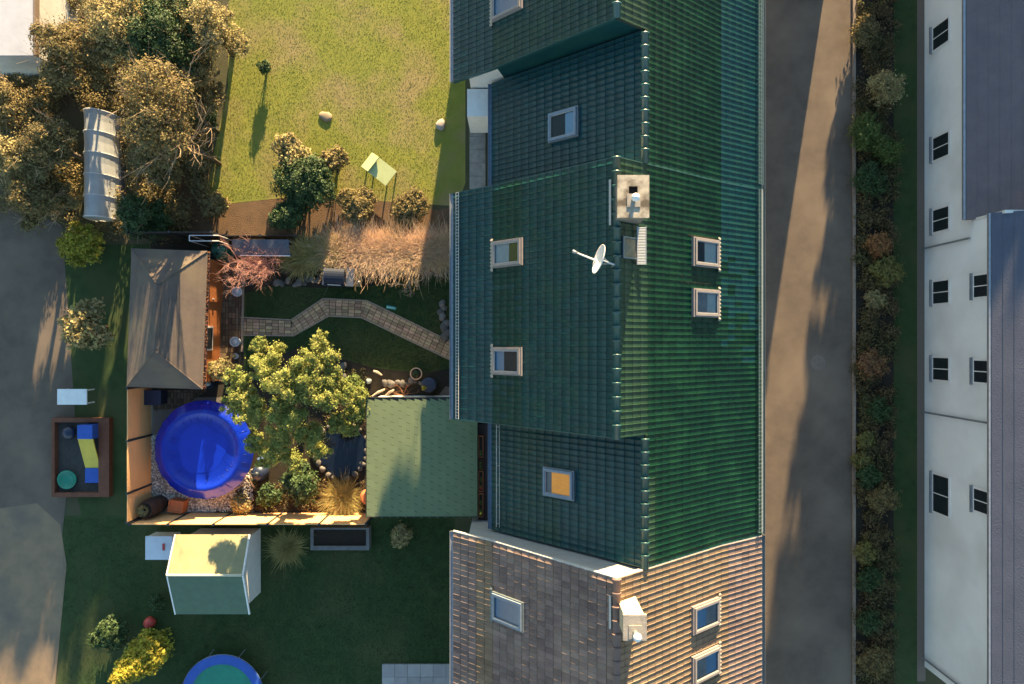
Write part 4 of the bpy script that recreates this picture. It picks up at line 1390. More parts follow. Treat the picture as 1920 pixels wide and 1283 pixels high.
for c_ in cl:
    fine.append((c_[0], c_[1], c_[2] - .1, c_[3] * .72, c_[4] * .72, c_[5] * .7))
    for k in range(15):
        a, e = rg.uniform(0, 6.28), rg.uniform(-.15, 1.25)
        rr = c_[3] * rg.uniform(.14, .32)
        d_ = c_[3] * rg.uniform(.7, 1.2)
        fine.append((c_[0] + d_ * math.cos(a) * math.cos(e), c_[1] + d_ * math.sin(a) * math.cos(e), c_[2] + c_[5] * .95 * math.sin(e), rr, rr, rr * 1.15))
cl = fine
tree('garden_tree', 'large golden green tree with feathery sprays, in the middle of the garden', (base.x, base.y, 0), cl, 105000, .043, LEAF_TREE, BARK, tr=.16, seed=21, spiky=.7, jitter=.25, inner=.25, aspect=.45, limbs=14)
# shrubs round the tree
def shr_px(name, label, px, py, z, r, h, n, size, m, **kw):
    c = P(px, py, z)
    return shrub(name, label, (c.x, c.y), r, h, n, size, m, **kw)
shr_px('pale_shrub', 'small pale shrub between the shed corner and the big tree', 406, 692, 1.4, .62, 1.7, 2600, .06, LEAF_PALE, seed=31)
shr_px('shrub', 'dark green shrub just right of the big tree crown beside the stones', 664, 722, 1.0, .62, 1.5, 2600, .06, LEAF_MID, seed=32)
shr_px('shrub', 'dark leafy shrub between tree and the corner of the annexe', 668, 775, .9, .5, 1.3, 2000, .06, LEAF_DARK, seed=33)
shr_px('shrub', 'dark evergreen shrub under the south side of the big tree', 556, 905, .9, .95, 1.5, 3600, .07, LEAF_DARK, seed=34)
shr_px('shrub', 'low dark bush between the pool filter and the south fence', 505, 930, .5, .6, .9, 2000, .06, LEAF_DARK, seed=35)
shr_px('shrub', 'low straggly bush with brown tips beside the south fence below the pool', 450, 945, .4, .5, .7, 1300, .06, LEAF_PALE, seed=36)
# pond
c = P(640, 845, 0)
pond = thing('garden_pond', (c.x, c.y, 0), 'dark round pond between the big tree and the annexe', 'pond')
mb = MB().lathe([(.001, .035), (1.18, .035)], (c.x, c.y, 0), 40, wob=lambda a, r, z: 1 + .05 * math.sin(3 * a))
mb.f = [f_[::-1] for f_ in mb.f[:40]]
mb.build('water', WATER, pond)
rg = random.Random(8)
for k in range(24):
    a = 2 * math.pi * k / 24 + rg.uniform(-.06, .06)
    r_ = 1.28 * (1 + .05 * math.sin(3 * a))
    blob((c.x + r_ * math.cos(a), c.y + r_ * math.sin(a), .0), rg.uniform(.11, .17), k + 60).build('rim_stone', STONE, pond, smooth=True)

# ornamental grass in front of the south fence and the reed hedge in the north
def reeds(name, label, spots, n, h, spread, m, seed, cat, width=.011, droop=.5, group=None, jit=.16):
    rg = np.random.default_rng(seed)
    S = np.array(spots)
    i = rg.integers(0, len(S), n)
    a = rg.uniform(0, 6.28, n)
    r = rg.uniform(0, 1, n) ** .7
    base = np.stack([S[i, 0] + np.cos(a) * r * S[i, 2], S[i, 1] + np.sin(a) * r * S[i, 2], np.full(n, .02)], axis=1)
    lean = np.stack([np.cos(a), np.sin(a)], axis=1) * (r * spread + .12)[:, None] + rg.normal(size=(n, 2)) * jit
    V, F = blades(base, h, lean, width, seed, droop)
    return tag(np_obj(name, V, F, m), label, cat, group)
c = P(640, 936, .6)
reeds('ornamental_grass', 'fountain of straw coloured ornamental grass beside the annexe and fence', [(c.x, c.y, .22), (c.x - .3, c.y + .12, .2), (c.x + .25, c.y - .1, .2), (c.x - .1, c.y - .25, .2), (c.x + .15, c.y + .25, .2)], 2600, .95, .45, STRAW_G, 41, 'grass', .008, .7, jit=.34)
spots = []
rg = random.Random(5)
for k in range(40):
    f_ = (k + .5) / 40
    x = -8.5 + 5.7 * f_
    for yy in (3.95, 4.4):
        spots.append((x + rg.uniform(-.1, .1), yy + rg.uniform(-.15, .15), .24))
reeds('reed_hedge', 'tall straw coloured reed hedge along the north edge beside the house', spots, 28000, 1.08, .30, STRAW, 42, 'hedge', .008, .5, jit=.38)
spots = [(-9.9 + .3 * k, 4.1 + rg.uniform(-.4, .4), .22) for k in range(6)]
reeds('yellow_grass', 'yellow green tufted grass at the west end of the reed hedge', spots, 4200, 1.15, .45, STRAW_G, 43, 'grass', .012, .6)
c = P(548, 497, .6)
mb = branches((c.x, c.y, 0), .8, .8, 9, 44, r0=.022, levels=3, kids=4, flat=.4)
tag(mb.build('bare_shrub', TWIG_TAN), 'bare twiggy shrub at the west end of the reed hedge', 'shrub')
c = P(478, 502, 1.3)
mb = branches((c.x, c.y, 0), 1.45, .55, 13, 45, r0=.030, levels=4, kids=5, flat=.7)
tag(mb.build('red_twig_shrub', TWIG_RED), 'bare reddish pink branching shrub beside the shed terrace', 'shrub')
c = P(764, 531, .5)
mb = branches((c.x, c.y, 0), .95, 1.1, 8, 46, r0=.045, levels=3, kids=3, flat=.35)
tag(mb.build('bare_shrub', TWIG_TAN), 'small bare tan shrub between the grill and the house', 'shrub')
c = P(812, 505, .4)
mb = branches((c.x, c.y, 0), .6, 1, 10, 48, r0=.018, levels=3, kids=4, flat=.5)
tag(mb.build('red_twig_shrub', mat('crimson twigs', (.38, .09, .10), (.26, .06, .07), 5, .7)), 'small crimson twiggy shrub under the reed hedge near the house eave', 'shrub')
c = P(755, 742, .5)
mb = branches((c.x, c.y, 0), .7, 1, 9, 47, r0=.02, levels=3, kids=4, flat=.5)
tag(mb.build('bare_shrub', mat('orange twigs', (.36, .17, .08), (.26, .12, .06), 5, .7)), 'small bare orange twigged shrub at the north edge of annexe', 'shrub')

# ------------------------------------------------------------------ grill
c = P(640, 519, .9)
gr = thing('garden_grill', (c.x, c.y, 0), 'dark blue covered barbecue grill with side shelf below the reed hedge', 'grill')
M = Matrix.Translation((c.x, c.y, 0)) @ Matrix.Rotation(R(-3), 4, 'Z')
mb = MB().obox(M @ Matrix.Translation((-.28, 0, .12)), 1.12, .82, .70)
mb.build('cabinet', GRILL, gr)
mb = MB()
k = 10
vs_ = []
for x in (-.76, .16):
    for i in range(k + 1):
        a = math.pi * i / k
        vs_.append(M @ Vector((x, -.36 * math.cos(a), .84 + .30 * math.sin(a) ** .6)))
mb.add(vs_, [(i, k + 1 + i, k + 2 + i, i + 1) for i in range(k)] + [tuple(range(k + 1)), tuple(range(2 * k + 1, k, -1))])
hd = mb.build('hood', GRILL, gr, smooth=False)
MB().tube([M @ Vector((-.6, -.40, .95)), M @ Vector((0, -.40, .95))], .015, 6).build('handle', WHITE_M, hd)
MB().obox(M @ Matrix.Translation((.38, 0, .80)), .36, .84, .05).build('side_shelf', GRILLTOP, gr)
MB().obox(M @ Matrix.Translation((-.84, 0, .79)), .06, .84, .06).build('edge_trim', GRILLTOP, gr)
MB().obox(M @ Matrix.Translation((.74, 0, .70)), .32, .80, .04).build('wooden_shelf', mat('oiled shelf', (.16, .12, .055), (.11, .085, .04), 5, .7, stretch=(1, 8, 1)), gr)
for x, y in ((-.78, -.36), (-.78, .36), (.84, -.36), (.84, .36)):
    MB().obox(M @ Matrix.Translation((x, y, 0)), .05, .05, .70).build('leg', DARKMETAL, gr)
MB().tube([M @ Vector((-.95 + .17 * math.cos(a), -.12 + .19 * math.sin(a), .62)) for a in (2 * math.pi * i / 20 for i in range(21))], .014, 5).build('ring_burner', GRILLTOP, gr)
bt_ = M @ Vector((.80, -.2, .74))
b = thing('bottle', tuple(bt_), 'clear bottle standing on the grill side shelf', 'bottle')
MB().lathe([(.04, 0), (.042, .15), (.02, .21), (.014, .28)], tuple(bt_), 12).build('body', FROST, b, smooth=True)
MB().lathe([(.016, .28), (.016, .31)], tuple(bt_), 10).build('cap', BLUEP, b)

# ------------------------------------------------------------------ things along the shaded north fence
c = P(409, 468, .8)
t = thing('compost_bin', (c.x, c.y, 0), 'dark green round domed compost bin beside the shed corner', 'compost bin')
mb = MB().lathe([(.50, 0), (.47, .35), (.42, .65), (.30, .84), (.12, .93), (.001, .95)], (c.x, c.y, 0), 10)
mb.build('bin', GREENBIN, t)
MB().obox(Matrix.Translation((c.x, c.y, .80)) @ Matrix.Rotation(R(-15), 4, 'Z') @ Matrix.Rotation(R(35), 4, 'Y'), .12, .5, .12).build('flap', BLACK, t)
c0, c1 = P(437, 452, 1.2), P(543, 478, 1.2)
t = thing('log_store', ((c0.x + c1.x) / 2, (c0.y + c1.y) / 2, 0), 'low log store with slate grey tarpaulin roof along the north fence', 'log store')
mb = MB()
nn = 16
vs_ = []
for i in range(nn + 1):
    x = c0.x + (c1.x - c0.x) * i / nn
    for y, z in ((c0.y + .05, 1.32), ((c0.y + c1.y) / 2, 1.25 + .03 * math.sin(i * 1.3)), (c1.y, 1.12), (c1.y - .02, .98)):
        vs_.append((x, y - .12 * i / nn * 0, z))
mb.add(vs_, [(4 * i + k, 4 * i + 4 + k, 4 * i + 5 + k, 4 * i + 1 + k) for i in range(nn) for k in range(3)])
mb.f = [f_[::-1] for f_ in mb.f]
mb.build('tarpaulin', TARP, t)
MB().tube([(c0.x + .3, c1.y - .02, 1.15), (c1.x, c1.y - .04, 1.13)], .022, 6).build('edge_pole', WHITE_M, t)
for x in (c0.x + .05, (c0.x + c1.x) / 2, c1.x - .05):
    for y in (c0.y, c1.y + .03): MB().box(x - .03, x + .03, y - .03, y + .03, 0, 1.08).build('leg', GREYBOX, t)
rg = random.Random(6)
for k in range(14):
    x = c0.x + .15 + (c1.x - c0.x - .3) * k / 13
    MB().tube([(x, c1.y + .06, .12 + .14 * (k % 3)), (x, c0.y - .05, .12 + .14 * (k % 3))], .07, 7).build('log', LOG, t)
mb = MB()
q = [P(355, 441.5, 1.9), P(409, 441.5, 1.9), P(409, 452, 1.9), P(355, 452, 1.9)]
for a, b in ((0, 1), (3, 2), (0, 3)): mb.tube([q[a], q[b]], .02, 6)
for p in (q[0], q[3], q[1], q[2]): mb.tube([p, (p.x, p.y, 0)], .018, 5)
tag(mb.build('tube_frame', WHITE_M), 'white tubular metal frame behind the shed at the north fence', 'frame')

# ------------------------------------------------------------------ pots, stones and small things
def pot(label, px, py, r, h, m, rim_m, group='flower pots in the garden', plant=None, seed=0):
    c = P(px, py, h)
    t = thing('flower_pot', (c.x, c.y, 0), label, 'pot', group)
    MB().lathe([(r * .72, 0), (r * .95, h * .9)], (c.x, c.y, 0), 26).build('body', m, t, smooth=True)
    MB().lathe([(r * .95, h * .86), (r * 1.06, h * .88), (r * 1.06, h), (r * .88, h), (r * .86, h * .86)], (c.x, c.y, 0), 26).build('rim', rim_m, t)
    MB().lathe([(r * .88, h * .84), (r * .88, h * .88), (.001, h * .89)], (c.x, c.y, 0), 22).build('soil', POTSOIL, t)
    if plant:
        V, F = leaves([(c.x, c.y, h + .06, r * .5, r * .5, .12)], 120, .04, seed=seed)
        np_obj('plant', V, F, plant, t)
    return t
pot('white pot of soil on the terrace kerb, nearer the red shrub', 444, 547, .22, .42, POT_W, POT_W)
pot('white pot on the terrace kerb where the path meets the terrace', 440, 641, .22, .42, POT_W, POT_W)
pot('small grey pot at the foot of the pale shrub on the terrace', 441, 668, .13, .25, POT_W, POT_W, plant=LEAF_PALE, seed=4)
pot('round pot with buff rim and dark soil beside the stone border', 780, 701, .27, .40, BARREL, POT_RIM, plant=LEAF_DARK, seed=5)
c = P(391, 722, .4)
pot('black pot with white blossom at the shed corner beside pool', 391, 720, .20, .32, NAVY, NAVY, plant=mat('white blossom', (.7, .66, .55), (.55, .5, .4), 3, .8), seed=7)
c = P(683, 933, .5)
t = thing('round_pot', (c.x, c.y, 0), 'round terracotta pot tucked between ornamental grass and annexe', 'pot', 'flower pots in the garden')
MB().lathe([(.2, 0), (.32, .18), (.36, .36), (.30, .52), (.24, .58), (.26, .63), (.2, .63)], (c.x + .12, c.y, 0), 26).build('body', TERRA, t, smooth=True)
MB().lathe([(.2, .56), (.001, .58)], (c.x + .12, c.y, 0), 20).build('soil', POTSOIL, t)
c = P(804, 722, .7)
t = thing('rain_barrel', (c.x, c.y, 0), 'dark navy lidded rain barrel beside the buff rimmed pot', 'barrel')
MB().lathe([(.27, 0), (.33, .3), (.33, .6), (.30, .78)], (c.x, c.y, 0), 28).build('body', NAVY, t, smooth=True)
MB().lathe([(.34, .78), (.345, .82), (.30, .84), (.001, .86)], (c.x, c.y, 0), 28).build('lid', NAVY, t)
V, F = leaves([(c.x - .2, c.y - .12, .9, .10, .12, .06)], 50, .05, seed=15)
np_obj('fallen_leaf', V, F, LEAF_YELLOW, t)

c = P(733, 577, .1)
t = thing('lawn_sprinkler', (c.x, c.y, 0), 'small teal lawn sprinkler beside the garden path', 'sprinkler')
MB().obox(Matrix.Translation((c.x, c.y, 0)) @ Matrix.Rotation(R(-12), 4, 'Z'), .46, .16, .06).build('base', TEAL, t)
MB().tube([(c.x - .2, c.y + .03, .1), (c.x + .2, c.y - .03, .1)], .035, 8).build('spray_bar', mat('pale teal plastic', (.25, .5, .45), (.2, .4, .36), 5, .4), t)

rg = random.Random(9)
def stone_row(pts, n, r0, r1, seed, lab, group, spread=.1):
    rg = random.Random(seed)
    for k in range(n):
        f_ = (k + .5) / n * (len(pts) - 1)
        i = min(int(f_), len(pts) - 2)
        p = P(*pts[i]).lerp(P(*pts[i + 1]), f_ - i)
        o = blob((p.x + rg.uniform(-spread, spread), p.y + rg.uniform(-spread, spread), 0), rg.uniform(r0, r1), seed * 100 + k).build('border_stone', STONE, smooth=True)
        od = ('first', 'second', 'third', 'fourth', 'fifth', 'sixth', 'seventh', 'eighth', 'ninth', 'tenth', 'eleventh', 'twelfth')[k]
        tag(o, od + ' ' + lab, 'stone', group)
stone_row([(522, 535), (560, 527), (602, 523)], 11, .13, .22, 1, 'stone from the west in the row between red shrub and grill', 'stones left of the grill', .13)
stone_row([(690, 512), (730, 516), (800, 512), (842, 512)], 12, .11, .2, 2, 'stone from the west along the foot of the reed hedge', 'stones under the reed hedge', .1)
stone_row([(832, 565), (830, 590), (836, 615), (838, 640)], 8, .16, .27, 3, 'large stone from the north in the row beside the house eave', 'stones beside the house', .1)
stone_row([(618, 690), (640, 688), (648, 700), (632, 730)], 7, .12, .2, 4, 'stone, counted from the north, east of the big tree foot', 'stones beside the tree', .12)
stone_row([(718, 720), (740, 720), (770, 716), (792, 716)], 9, .12, .19, 5, 'stone from the west in the border between lawn and annexe', 'stones before the annexe', .08)
for k, (a, b, lab) in enumerate((((698, 744), (722, 730), 'bleached log lying at the north west corner of the annexe roof'), ((722, 744), (739, 731), 'short bleached log beside the orange twigged shrub'), ((700, 696), (716, 704), 'pale driftwood branch between the dark shrub and the lawn'))):
    p, q = P(*a, .25), P(*b, .15)
    m_ = (p + q) / 2 + Vector((0, .04, .03))
    tag(MB().tube([p, m_, q], [.06, .07, .045], 7).build('log', LOG), lab, 'log', 'logs in the borders')
s = MB().prism([tuple(P(x, y))[:2] for x, y in ((822, 742), (836, 724), (848, 728), (848, 745))][::-1], 0, .06).build('stone_slab', mat('brown slab', (.13, .10, .085), (.1, .08, .07), 4, .9))
tag(s, 'flat brown stone slab at the corner of annexe and house', 'slab')
c = P(690, 715, .2)
tag(blob((c.x, c.y, 0), .14, 77).build('pale_stone', mat('white stone', (.5, .55, .5), (.4, .42, .4), 5, .8), smooth=True), 'single pale stone in the dark shrub right of the tree', 'stone')
c = P(562, 929, .3)
tag(MB().obox(Matrix.Translation((c.x, c.y, 0)) @ Matrix.Rotation(R(60), 4, 'Z'), .2, .08, .35).build('plant_marker', WHITE), 'small white marker standing among the dark bushes by the south fence', 'marker')
# fallen leaves and low ground cover in the beds
rg = np.random.default_rng(12)
cl = []
for _ in range(120):
    x, y = rg.uniform(600, 690), rg.uniform(690, 960)
    p = P(x, y, 0)
    if (p - P(640, 845, 0)).length < 1.55: continue
    cl.append((p.x, p.y, .06, .2, .2, .07))
for _ in range(80):
    x, y = rg.uniform(430, 600), rg.uniform(900, 960)
    p = P(x, y, 0)
    cl.append((p.x, p.y, .07, .2, .2, .08))
for _ in range(60):
    x, y = rg.uniform(460, 840), rg.uniform(480, 525)
    p = P(x, y, 0)
    cl.append((p.x, p.y, .05, .2, .2, .06))
V, F = leaves(cl, 9000, .035, seed=66)
tag(np_obj('ground_cover', V, F, mat('mixed ground cover', (.07, .075, .025), (.12, .075, .035), 1.2, .9, island=.5)), 'low dark ground cover and fallen leaves in the garden beds', 'ground cover', kind='stuff')

# ------------------------------------------------------------------ pale building across the road
EX = 19.45
eb = thing('apartment_building', (26, 0, 0), 'long pale rendered building with slate roof on the far side of road', 'building')
Ys, Yk, Yn = -15.3, 5.15, 34.0
def house_prof(ze, zr): return [(EX, 0), (33.4, 0), (33.4, ze), (26.4, zr), (EX, ze)]
mb = MB()
wall_prism(mb, [(EX, 0), (33.4, 0), (33.4, 4.9), (26.4, 8.4), (EX, 4.9)], Ys, Yk)
wall_prism(mb, [(EX, 0), (33.4, 0), (33.4, 3.3), (26.4, 7.7), (EX, 3.3)], Yk, Yn)
mb.build('wall', WALL_PALE, eb)
def long_roof(y0, y1, ze, zr, xo, m, name='roof'):
    mb = MB()
    deck_prism(mb, [(xo, ze), (26.4, zr), (33.7, ze)], y0, y1, .12)
    r = mb.build(name, m, eb)
    n = 22
    a, b = Vector((xo, 0, ze)), Vector((26.4, 0, zr))
    nn = Vector((-(zr - ze), 0, 26.4 - xo)).normalized()
    for k in range(n):
        p, q = a.lerp(b, k / n), a.lerp(b, (k + 1) / n)
        MB().add([p + nn * .016 + Vector((0, y0, 0)), p + nn * .016 + Vector((0, y1, 0)), q + nn * .006 + Vector((0, y1, 0)), q + nn * .006 + Vector((0, y0, 0)), p + Vector((0, y0, 0)), p + Vector((0, y1, 0))],
                 [(3, 2, 1, 0), (0, 1, 5, 4)]).build('slate_course', m, r)
    return r
long_roof(Ys - .2, Yk, 4.98, 8.6, 19.12, SLATE)
long_roof(Yk + .004, Yn, 3.42, 7.9, 19.15, SLATE_M)
MB().box(19.02, 19.13, Ys - .2, Yk, 4.86, 4.97).build('gutter', ZINC, eb)
MB().box(19.04, 19.14, Yk + .01, Yn, 3.30, 3.41).build('gutter', ZINC, eb)
MB().box(EX - .02, EX + 7, Yk - .06, Yk + .06, 3.4, 5.3).build('fire_wall', PLASTER, eb)
def eb_window(y, w, z0, z1):
    f = MB().box(EX - .045, EX + .02, y - w / 2 - .05, y + w / 2 + .05, z0 - .05, z1 + .05).build('window', WHITE, eb)
    MB().box(EX - .055, EX - .044, y - w / 2 + .03, y + w / 2 - .03, z0 + .03, z1 - .03).build('pane', GLASS_DK, f)
    MB().box(EX - .062, EX - .050, y - .02, y + .02, z0 + .03, z1 - .03).build('mullion', WHITE, f)
    if random.random() < .6: MB().box(EX - .0445, EX - .044, y - w / 2 + .05, y - w / 2 + .05 + w * random.uniform(.15, .35), z0 + .04, z1 - .04).build('curtain', PLASTER, f)
    MB().box(EX - .16, EX - .04, y - w / 2 - .1, y + w / 2 + .1, z0 - .1, z0 - .055).build('sill', ZINC, f)
for py in (65, 275, 412, 548, 692): eb_window((CY - py) / 41.4, 1.05, .72, 1.86)
eb_window((CY - 928) / 41.4, 1.75, .72, 1.86)
for py in (536, 697, 941): eb_window((CY - py) / 45.4, .95, 3.5, 4.42)
for y in (4.4, -3.3, -14.9):
    MB().tube([(EX - .07, y, 0), (EX - .07, y, 4.85 if y < 4 else 3.3)], .045, 8).build('downpipe', ZINC, eb)
for k in range(4):
    y = 18 + k * 4
    eb_window(y, 1.05, .72, 1.86)

# shrubs in the bed between road and building
bed = [(1655, 165, .75, 1.5, LEAF_PALE, 'pale feathery shrub near the top of the roadside bed'), (1622, 250, .7, 1.1, LEAF_MID, 'bright green shrub in the roadside bed facing the upper window'),
       (1660, 285, .6, 1.0, LEAF_MID, 'round green shrub in the roadside bed below the pale feathery one'), (1628, 340, .65, .9, LEAF_DARK, 'dark low shrub in the roadside bed level with the chimney'),
       (1648, 462, .5, .8, mat('rusty winter leaves', (.28, .13, .045), (.2, .09, .03), 2, .8, island=.35), 'rusty orange shrub in the upper half of the roadside bed'),
       (1660, 510, .55, .9, LEAF_YG, 'yellow green shrub in the roadside bed just below the rusty one'), (1640, 560, .4, .6, LEAF_PALE, 'small pale tuft in the roadside bed below the yellow shrub'),
       (1630, 685, .6, .9, mat('copper leaves', (.20, .10, .04), (.14, .07, .03), 2, .8, island=.35), 'copper brown shrub in the middle of the roadside bed'),
       (1645, 770, .5, .8, LEAF_DARK, 'dark green shrub in the roadside bed below the copper one'), (1622, 825, .35, .5, LEAF_YG, 'small yellowish tuft in the lower roadside bed, higher of two'),
       (1614, 862, .35, .6, LEAF_YG, 'small yellowish tuft in the lower roadside bed, lower of two'), (1628, 892, .45, .8, LEAF_DARK, 'dark bush below the two yellowish tufts in the roadside bed'),
       (1648, 935, .6, .9, LEAF_OLIVE, 'wide olive shrub in the roadside bed level with the double window'), (1622, 1035, .45, .7, LEAF_YG, 'yellow olive shrub low in the roadside bed'),
       (1630, 1080, .5, .7, LEAF_DARK, 'dark green shrub low in the roadside bed under the yellow olive one'), (1625, 1165, .5, .7, LEAF_DARK, 'dark bush near the lower end of the roadside bed'),
       (1640, 1240, .6, .8, LEAF_OLIVE, 'olive shrub at the bottom of the roadside bed'), (1620, 60, .6, .9, LEAF_OLIVE, 'olive shrub at the very top of the roadside bed')]
for k, (px, py, r, h, m, lab) in enumerate(bed):
    shr_px('roadside_shrub', lab, px, py, h * .5, r * 1.25, h, int(3000 + 3600 * r), .045, m, seed=200 + k, jitter=.35, spiky=.5, group='shrubs in the roadside bed', lumps=4)
rgc = np.random.default_rng(91)
cl = []
for _ in range(420):
    y = rgc.uniform(-17, 17)
    x = rgc.uniform(16.35, 17.9) + .15 * math.sin(y)
    cl.append((x, y, .12, rgc.uniform(.2, .5), rgc.uniform(.2, .6), rgc.uniform(.12, .55)))
V, F = leaves(cl, 60000, .045, seed=92, inner=.2)
tag(np_obj('bed_cover', V, F, mat('muddy mixed bed plants', (.085, .088, .030), (.13, .085, .038), .5, .9, island=.5, trans=.15)), 'muddy green and brown low planting filling the roadside bed', 'ground cover', kind='stuff')
c = P(1533, 680, 0)
tag(MB().lathe([(.36, 0), (.36, .015), (.001, .02)], (c.x, c.y, .008), 24).build('manhole_cover', mat('cast lid', (.20, .155, .12), (.16, .12, .095), 6, .7)), 'round pale manhole cover on the road in front of the house', 'manhole cover')

# ------------------------------------------------------------------ unseen things added to shade the road and annexe from the north
blocker = thing('road_shade_box', (13.9, 21.5, 0), 'low box added out of view to the north to shade the road', 'road_shade_box')  # box added out of view to shade the road's west side
MB().box(11.2, 15.15, 19.2, 24.5, 0, 3.6).build('wall', PLASTER, blocker)
MB().box(11.1, 15.25, 19.1, 24.6, 3.6, 3.75).build('roof', ASPHALT_DK, blocker)
tree('shade_pine', 'bare stemmed pine added out of view to shade the annexe roof', (.9, 25.6, 0), [(.25, 25.6, 8.3, .9, .7, .75), (.9, 25.6, 8.6, .9, .7, .9)], 5000, .16, LEAF_DARK, BARK, tr=.16, seed=330)  # pine added out of view for a stepped shadow on the annexe
for k, (x, y, h, lab) in enumerate(((20.3, 27, 10.5, 'conifer added out of view to shade the road, nearest the building'), (24.0, 31, 10.5, 'conifer added out of view to shade the road, farther up'))):  # trees added out of view to shade the road's east side
    cl = [(x, y, z, r, r, 1.3) for z, r in ((1.6, 2.1), (3.2, 2.1), (5, 2.1), (6.8, 2.0), (h - 1.8, 1.7))]
    tree('conifer', lab, (x, y, 0), cl, 14000, .24, LEAF_DARK, BARK, 'conifers added out of view for shade', tr=.2, seed=300 + k)

# ------------------------------------------------------------------ north-west: wild trees, polytunnel, white building
def px_tree(label, px, py, h, r, n, size, m, seed, group, name='winter_tree', nl=7, zlow=.45):
    rg = random.Random(seed)
    c = P(px, py, h * .8)
    cl = [(c.x, c.y, h * .82, r * .6, r * .6, h * .18)]
    for k in range(nl):
        a = 6.28 * k / nl + rg.uniform(-.4, .4)
        d = r * rg.uniform(.45, .8)
        cl.append((c.x + d * math.cos(a), c.y + d * math.sin(a), h * rg.uniform(zlow, .8), r * rg.uniform(.32, .5), r * rg.uniform(.32, .5), h * rg.uniform(.10, .17)))
    extra = []
    for q in cl:
        for _ in range(5):
            a, e = rg.uniform(0, 6.28), rg.uniform(-.2, 1.3)
            rr = q[3] * rg.uniform(.25, .5)
            extra.append((q[0] + q[3] * math.cos(a) * math.cos(e), q[1] + q[4] * math.sin(a) * math.cos(e), q[2] + q[5] * math.sin(e), rr, rr, rr * .8))
    cl = cl + extra
    t_ = tree(name, label, (c.x, c.y, 0), cl, n, size, m, BARK, group, tr=.09 if h > 5.5 else .04 + .016 * h, seed=seed, limbs=nl + 10, jitter=.35, inner=.12, spiky=.35)
    branches((c.x, c.y, h * .5), h * .42, .9, 7, seed, r0=.03, levels=3, kids=4, flat=.8).build('twigs', TWIG_TAN, t_)['kind'] = 'stuff'
    return t_
wild = [(30, 205, 3.6, 1.4, LEAF_OLIVE, 'olive winter tree just below the white building in the top left'), (135, 95, 4.4, 1.5, LEAF_OLIVE, 'olive brown tree right of the white building at the upper left'),
        (215, 45, 4.8, 1.5, LEAF_PALE, 'pale leaved tree at the top edge, left of the dark thicket'), (300, 70, 4.6, 1.6, LEAF_DARK, 'dark leaved tree at the top edge above the thicket'),
        (350, 150, 3.6, 1.3, LEAF_OLIVE, 'small olive tree at the west edge of the sunlit lawn'), (292, 165, 7.0, 1.3, LEAF_OLIVE, 'tallest olive tree, above and right of the polytunnel'),
        (300, 240, 6.8, 1.25, LEAF_OLIVE, 'tall olive tree close to the right side of the polytunnel'), (280, 300, 2.8, 1.2, LEAF_OLIVE, 'olive tree immediately right of the polytunnel'),
        (82, 268, 4.0, 1.25, LEAF_OLIVE, 'broad olive tree immediately left of the polytunnel top'), (60, 372, 3.4, 1.15, LEAF_OLIVE, 'olive tree left of the polytunnel lower end'),
        (375, 40, 4.2, 1.3, LEAF_PALE, 'thin pale tree at the top edge where the lawn begins'), (15, 300, 4.0, 1.2, LEAF_PALE, 'pale tree at the left edge of the picture above the lane'),
        (255, 405, 2.6, 1.0, LEAF_DARK, 'dark low tree below the polytunnel beside the shed fence'), (150, 455, 1.8, .9, LEAF_YELLOW, 'yellowish bush below the polytunnel at the top of the west lawn')]
for k, (px, py, h, r, m, lab) in enumerate(wild):
    px_tree(lab, px, py, h, r, int((9000 + 6000 * r) * (.42 if h > 5.5 else 1)), .05, m, 400 + k, 'wild trees in the north west', zlow=.74 if h > 5.5 else .45)
# undergrowth beneath them
rg = np.random.default_rng(77)
cl = []
for _ in range(260):
    x, y = rg.uniform(0, 395), rg.uniform(-10, 440)
    if 150 < x < 225 and 205 < y < 425: continue
    if x < 100 and y > 395: continue
    p = P(x, y, 0)
    cl.append((p.x, p.y, .35, .6, .6, rg.uniform(.25, .75)))
V, F = leaves(cl, 70000, .05, seed=78, inner=.2)
tag(np_obj('undergrowth', V, F, LEAF_OLIVE), 'tangled olive undergrowth beneath the wild trees in the north west', 'undergrowth', kind='stuff')
# polytunnel
c = P(187, 312, .8)
t = thing('polytunnel', (c.x, c.y, 0), 'long narrow milky white polytunnel among the wild trees', 'polytunnel')
hw, hl = .66, 2.4
k = 12
mb = MB()
nseg = 10
vs_ = []
for i in range(nseg + 1):
    y = c.y - hl + 2 * hl * i / nseg
    for j in range(k + 1):
        a = math.pi * j / k
        sag = .02 * (1 if i % 2 else 0)
        vs_.append((c.x + (hw - sag) * math.cos(a), y, .35 + (1.25 - sag) * math.sin(a)))
mb.add(vs_, [(i * (k + 1) + j, i * (k + 1) + j + 1, (i + 1) * (k + 1) + j + 1, (i + 1) * (k + 1) + j) for i in range(nseg) for j in range(k)])
mb.add([(c.x + hw, c.y - hl, .35), (c.x - hw, c.y - hl, .35), (c.x - hw, c.y - hl, 0), (c.x + hw, c.y - hl, 0)], [(0, 1, 2, 3)])
mb.build('film', FROST, t)
for i in range(0, nseg + 1, 2):
    y = c.y - hl + 2 * hl * i / nseg
    MB().tube([(c.x + (hw + .02) * math.cos(math.pi * j / k), y, .35 + 1.27 * math.sin(math.pi * j / k)) for j in range(k + 1)], .018, 5).build('hoop', WHITE_M, t)
mb = MB()
for s_ in (-1, 1): mb.box(c.x + s_ * (hw + .03) - .04, c.x + s_ * (hw + .03) + .04, c.y - hl, c.y + hl, 0, .38)
mb.build('base_board', GREYBOX, t)
mb = MB().add([(c.x + hw * math.cos(math.pi * j / k), c.y - hl - .012, .35 + 1.25 * math.sin(math.pi * j / k)) for j in range(k + 1)], [tuple(range(k + 1))])
mb.build('end_panel', WHITE, t)
